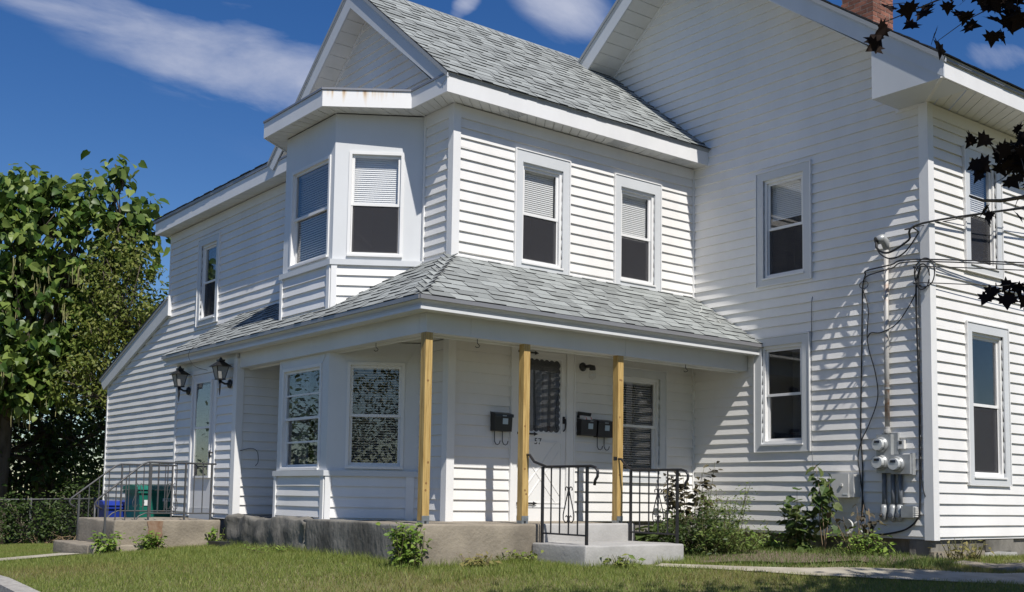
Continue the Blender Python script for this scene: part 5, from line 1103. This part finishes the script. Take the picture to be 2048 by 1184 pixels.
def stemplant(name, label, base, h, nst, leafn, sz, TV, TF, lm, sm='stem', spread=.2, lean=.15, parts=False, group=None, cat='plant', zmin=.25, droop=.35, rs=.006, clus=.035):
    t = thing(name, label, cat, base, group); mb = MB(); P = []; Dd = []
    for i in range(nst):
        a = random.uniform(0, 6.28); hh = h * random.uniform(.65, 1.0) if i else h; q = Vector(base) + Vector((random.gauss(0, spread * .25), random.gauss(0, spread * .25), -.03)); tip = q + Vector((math.cos(a) * spread * random.random(), math.sin(a) * spread * random.random(), hh))
        pts = limb(mb, q, tip, rs, rs * .4, lean * .5, 5, 5)
        for k in range(leafn):
            f = zmin + (1 - zmin) * (k + random.random()) / leafn; j = min(int(f * 5), 4); p = pts[j].lerp(pts[j + 1], f * 5 - j) + Vector((random.gauss(0, clus), random.gauss(0, clus), random.gauss(0, clus * .6))); an = random.uniform(0, 6.28)
            P.append(p); Dd.append((math.cos(an), math.sin(an), random.gauss(.1 - droop, .3)))
    obj('stem', mb, sm, t, True); P = np.array(P); Dd = np.array(Dd); n = len(P); U = unit(np.array((-.1, -.4, .9)) + rng.normal(size=(n, 3)) * .35); S = sz * rng.uniform(.6, 1.2, n)
    if parts: leaf_objects('leaf', TV, TF, P, Dd, U, S, lm, t)
    else: foliage('foliage', TV, TF, P, Dd, U, S, lm, t)
    return t
gb = lambda x, y, dz=.0: (x, y, gzp(x, y) + dz)
stemplant('bright_bush', 'bright green leafy bush against the corner of the porch slab', gb(-1.28, -1.12), .50, 30, 20, .066, OVAL_V, OVAL_F, 'weed', spread=.21, zmin=.1)
stemplant('weed_clump', 'broad leaved weeds growing at the foot of the landing step', gb(-2.78, 3.5), .32, 18, 10, .085, OVAL_V, OVAL_F, 'weed', spread=.2, zmin=.2)
stemplant('weed_clump', 'compact bright weed below the rust stain', gb(-2.22, 3.52), .28, 24, 14, .062, OVAL_V, OVAL_F, 'weed', spread=.16, zmin=.15)
stemplant('weed_clump', 'leafy weed in the gap between landing and stone patch', gb(-1.28, 3.62), .30, 7, 8, .075, OVAL_V, OVAL_F, 'weed', spread=.16, zmin=.2)
stemplant('weed_clump', 'short weeds along the foot of the stone patch', gb(-1.38, 1.7), .13, 16, 8, .045, OVAL_V, OVAL_F, 'weed', spread=.5, zmin=.1)
stemplant('dark_sapling', 'tall sapling with dark curled leaves beside the far step railing', gb(3.35, -.62), 1.15, 11, 26, .125, OVAL_V, OVAL_F, 'dryleaf', spread=.36, parts=True, zmin=.28, clus=.05)
stemplant('broad_leaf_plant', 'low plant with large round green leaves behind the step railing', gb(2.6, -.75), .42, 8, 4, .22, HEART_V, HEART_F, 'sapleaf', spread=.35, parts=True, zmin=.5)
stemplant('feathery_weed', 'tall feathery pale green weed in front of the gable wall', gb(3.3, -1.25), .84, 20, 70, .05, DIAM_V, DIAM_F, 'feather', spread=.42, zmin=.2, clus=.05)
stemplant('feathery_weed', 'dense dark green weed thicket beside the painted step', gb(2.55, -1.45), .60, 34, 60, .07, DIAM_V, DIAM_F, 'hedge', spread=.5, zmin=.05, clus=.06)
stemplant('feathery_weed', 'low bright feathery weeds at the edge of the bare soil', gb(2.85, -1.85), .42, 26, 44, .06, DIAM_V, DIAM_F, 'feather', spread=.45, zmin=.05, clus=.05)
stemplant('leafy_weed', 'green leafy weeds under the siding between the two saplings', gb(3.55, -1.85), .30, 22, 14, .07, OVAL_V, OVAL_F, 'weed', spread=.42, zmin=.1, clus=.05)
stemplant('green_sapling', 'bushy green sapling beside the tall thin sapling', gb(3.5, -2.32), .78, 9, 20, .12, HEART_V, HEART_F, 'sapleaf', spread=.24, parts=True, zmin=.08, clus=.05)
stemplant('thin_sapling', 'tall thin sapling with drooping olive leaves before the cable box', gb(3.55, -2.68), 1.08, 4, 20, .12, HEART_V, HEART_F, 'sapleaf', spread=.2, parts=True, zmin=.42, droop=.7, sm='drystem', clus=.05)
stemplant('dry_stalks', 'withered brown stalks with limp leaves below the cable box', gb(3.65, -2.98), .62, 8, 7, .11, OVAL_V, OVAL_F, 'dryleaf', spread=.34, zmin=.3, droop=.8, sm='drystem')
stemplant('leafy_weed', 'low bright green weeds at the foot of the meters', gb(3.6, -3.12), .34, 22, 22, .065, DIAM_V, DIAM_F, 'weed', spread=.4, zmin=.05, clus=.05)
stemplant('leafy_weed', 'pale leaved weed beside the dark foundation gap', gb(3.72, -3.32), .28, 7, 6, .10, OVAL_V, OVAL_F, 'weed', spread=.22, zmin=.3)
stemplant('weed_clump', 'thin dry grass tuft on the end wall footing', gb(4.35, -3.85, .05), .24, 16, 3, .08, DIAM_V, DIAM_F, 'drygrass', spread=.2, zmin=.1)
stemplant('weed_clump', 'second dry grass tuft by the foundation footing', gb(4.75, -3.85, .05), .2, 14, 3, .08, DIAM_V, DIAM_F, 'drygrass', spread=.2, zmin=.1)
for i, (x, y, lab) in enumerate(((-.55, -1.35, 'dry red tuft against the porch slab'), (.1, -1.32, 'tall grass tuft against the tan slab'), (.7, -2.2, 'grass tuft at the painted step'))):
    stemplant('grass_tuft', lab, gb(x, y), .17, 26, 3, .09, DIAM_V, DIAM_F, 'drygrass' if i == 0 else 'grass', spread=.2, zmin=.1, sm='drystem' if i == 0 else 'stem', rs=.003)
# maple overhead, to the right of the view: its trunk stands outside the picture
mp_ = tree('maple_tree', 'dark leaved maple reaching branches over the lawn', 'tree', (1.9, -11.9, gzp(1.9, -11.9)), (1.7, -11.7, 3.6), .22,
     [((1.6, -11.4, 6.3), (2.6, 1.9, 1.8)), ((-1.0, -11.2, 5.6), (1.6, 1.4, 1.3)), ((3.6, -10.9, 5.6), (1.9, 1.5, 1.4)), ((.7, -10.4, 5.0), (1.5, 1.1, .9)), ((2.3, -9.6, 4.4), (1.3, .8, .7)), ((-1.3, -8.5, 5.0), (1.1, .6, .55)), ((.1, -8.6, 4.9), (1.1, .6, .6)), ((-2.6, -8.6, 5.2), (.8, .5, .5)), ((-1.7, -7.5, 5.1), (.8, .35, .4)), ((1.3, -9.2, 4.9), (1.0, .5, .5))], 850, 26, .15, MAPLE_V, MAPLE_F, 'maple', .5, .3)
def spray(pts, nleaf, lsz=.125, spread=.13, r_=.012, side=3):
    mb = MB(); P = []; Dd = []; V_ = [Vector(p) for p in pts]; mb.tube(V_, [r_ * (1 - .75 * i / (len(V_) - 1)) for i in range(len(V_))], 6)
    for i in range(nleaf):
        f = (.25 + .75 * random.random()) * (len(V_) - 1); j = min(int(f), len(V_) - 2); p = V_[j].lerp(V_[j + 1], f - j); q = p + Vector((random.gauss(0, spread), random.gauss(0, spread), random.gauss(-.03, spread * .8)))
        if i % side == 0: mb.tube([p, p.lerp(q, .5) + Vector((0, 0, .02)), q], [.004, .003, .002], 4)
        P.append(q); a = random.uniform(0, 6.28); Dd.append((math.cos(a), math.sin(a), random.gauss(-1.0, .5)))
    b_ = obj('branch', mb, 'bark', mp_, True); P = np.array(P); Dd = np.array(Dd); U = unit(np.array((-.5, -.7, .5)) + rng.normal(size=(len(P), 3)) * .6)
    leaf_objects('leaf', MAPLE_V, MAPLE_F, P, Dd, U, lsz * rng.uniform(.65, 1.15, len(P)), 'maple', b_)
spray([(1.5, -11.3, 4.6), (.6, -9.8, 4.6), (-.4, -8.4, 4.3), (-1.0, -7.5, 4.0), (-1.35, -7.1, 3.84), (-1.60, -6.92, 3.70)], 58, spread=.085)
spray([(-.4, -8.4, 4.3), (-.72, -7.75, 4.02), (-.95, -7.43, 3.86), (-1.10, -7.30, 3.80)], 48, .14, .10)
spray([(1.7, -11.5, 3.4), (.9, -9.9, 3.1), (.1, -8.5, 2.85), (-.45, -7.75, 2.70), (-.80, -7.42, 2.66), (-.97, -7.29, 2.62), (-1.06, -7.22, 2.62), (-1.12, -7.17, 2.65)], 8, .11, .05, .026)
spray([(-.1, -8.2, 2.9), (-.55, -7.75, 2.98), (-.82, -7.45, 2.96), (-1.0, -7.31, 2.90)], 120, .125, .11)
spray([(.1, -8.5, 2.85), (-.4, -7.8, 2.35), (-.72, -7.42, 2.12), (-.98, -7.22, 2.10)], 46, .12, .07)
# trees further off, behind the lot and across the road: outside the picture, they stand in the window reflections
for (x, y, h, rx, lab) in ((-3.5, 24.5, 7.5, 3.4, 'far dark tree behind the shed and fences'), (2.5, 23.5, 7.0, 3.2, 'far dark tree behind the lean-to'),
        (-17, -20, 8, 2.8, 'broad green street tree across the road from the bay window'), (-8.5, -26, 9, 3.2, 'tall street tree facing the porch across the road'), (3, -29, 8, 3.5, 'spreading street tree opposite the front door'), (12, -24, 9, 3.6, 'dense street tree opposite the tall gable'), (21, -22, 9, 3.6, 'large street tree opposite the end wall'),
        (-13, 23, 8, 3.2, 'bushy tree beyond the driveway'), (-17, 15, 8, 3.2, 'leafy tree across the driveway'), (-20, 6, 7, 3.0, 'round tree farther along the driveway')):
    z = gzp(x, y); tree('street_tree', lab, 'tree', (x, y, z), (x, y, z + 1.6), .2, [((x, y, z + h * .58), (rx, rx, h * .4)), ((x + 1.0, y + .6, z + h * .3), (rx, rx, h * .28)), ((x - 1.2, y - .3, z + h * .35), (rx * .8, rx * .8, h * .3))], 300, 18, .19, OVAL_V, OVAL_F, 'hedge', .4, .42, group='trees round the lot')

# ------------------------------------------------------------------ grass
def blades(name, X, Y, hgt, wid, m, label):
    n = len(X); a = rng.random(n) * 2 * np.pi; ln = hgt * rng.uniform(.5, 1.25, n); le = rng.uniform(.15, .9, n) * ln; Z = lawnz(X, Y) - .004
    dx, dy = np.cos(a), np.sin(a); px, py = -dy * wid * .5, dx * wid * .5; b = rng.random(n) * 2 * np.pi
    v0 = np.stack([X - px, Y - py, Z], 1); v1 = np.stack([X + px, Y + py, Z], 1); v2 = np.stack([X + np.cos(b) * le, Y + np.sin(b) * le, Z + ln], 1)
    V = np.stack([v0, v1, v2], 1).reshape(-1, 3); o = arrmesh(name, V, np.arange(3 * n, dtype=np.int32).reshape(-1, 3), m); o['kind'] = 'stuff'; return tag(o, label, 'grass')
def free(X, Y, rnd=.0):
    d = np.zeros_like(X); ok = np.ones_like(X, bool); dep = .61 * (X + 7.42) + .788 * (Y + 10.73); lat = .79 * (X + 7.42) - .613 * (Y + 10.73)
    ok &= (dep > 7.5) & (np.abs(lat) < dep * .56 + .6)
    ok &= ~((X > -1.16) & (X < 2.0) & (Y > -1.17) & (Y < 13)); ok &= ~((X > .33) & (X < 1.85) & (Y > -2.06) & (Y < -1))
    ok &= ~((X > -2.93) & (X < -1.0) & (Y > 3.66) & (Y < 5.78)); ok &= ~((X > -.02) & (Y > .5)); ok &= ~((X > L - .1) & (Y > W)); ok &= ~(X < -4.42) & ~((X > 2.0) & (Y > -1.0))
    ok &= ~((Y > 3.88) & (Y < 4.82) & (X < -2.9))
    P = np.array([(p.x, p.y) for p in WALK]); dm = np.full(X.shape, 9.0)
    for a, b, w_ in zip(P[:-1], P[1:], WW):
        t = np.clip(((X - a[0]) * (b[0] - a[0]) + (Y - a[1]) * (b[1] - a[1])) / ((b - a) ** 2).sum(), 0, 1); dm = np.minimum(dm, np.hypot(X - a[0] - t * (b[0] - a[0]), Y - a[1] - t * (b[1] - a[1])) - w_ / 2)
    ok &= dm > -.03 + .07 * np.sin(X * 9) * np.cos(Y * 7)
    return ok
def sample(n, x0, x1, y0, y1):
    X = rng.uniform(x0, x1, n); Y = rng.uniform(y0, y1, n); k = free(X, Y); return X[k], Y[k]
def bed(X, Y): return (X > 1.9) & (Y > -4.0 + .3 * np.sin(X * 5)) & (X - Y < 7.6) & (X < L)
X1, Y1 = sample(900000, -4.45, 6.5, -7.5, 15.5); k = ~bed(X1, Y1) | (rng.random(len(X1)) < .05)
patch = np.sin(X1 * 1.7 + 2 * np.sin(Y1 * .9)) + np.cos(Y1 * 2.1 + X1) + rng.normal(size=len(X1)) * .9; dry = (patch > 1.25) | ((X1 - Y1 > 4.6) & (rng.random(len(X1)) < .35)); g_ = k & ~dry; d_ = k & dry
blades('grass', X1[g_], Y1[g_], .052, .0062, 'grass', 'short green lawn grass'); blades('dry_grass', X1[d_], Y1[d_], .045, .0055, 'drygrass', 'yellowed dry lawn grass')
X2, Y2 = sample(60000, -1.6, 2.2, -2.4, 3.6); near_ = ((X2 < -1.16) & (X2 > -1.32) & (Y2 > -1.3)) | ((Y2 < -1.17) & (Y2 > -1.32) & (X2 < .34)) | ((Y2 < -2.06) & (Y2 > -2.18))
blades('edge_grass', X2[near_], Y2[near_], .10, .006, 'grass', 'longer unmown grass along the foot of the porch')
X3, Y3 = sample(9000, 2.0, 4.15, -4.2, -1.1); blades('bed_weeds', X3, Y3, .075, .010, 'feather', 'sparse weeds and grass scattered over the bare soil')
for o in bpy.data.objects:
    if '_loc' in o: del o['_loc']
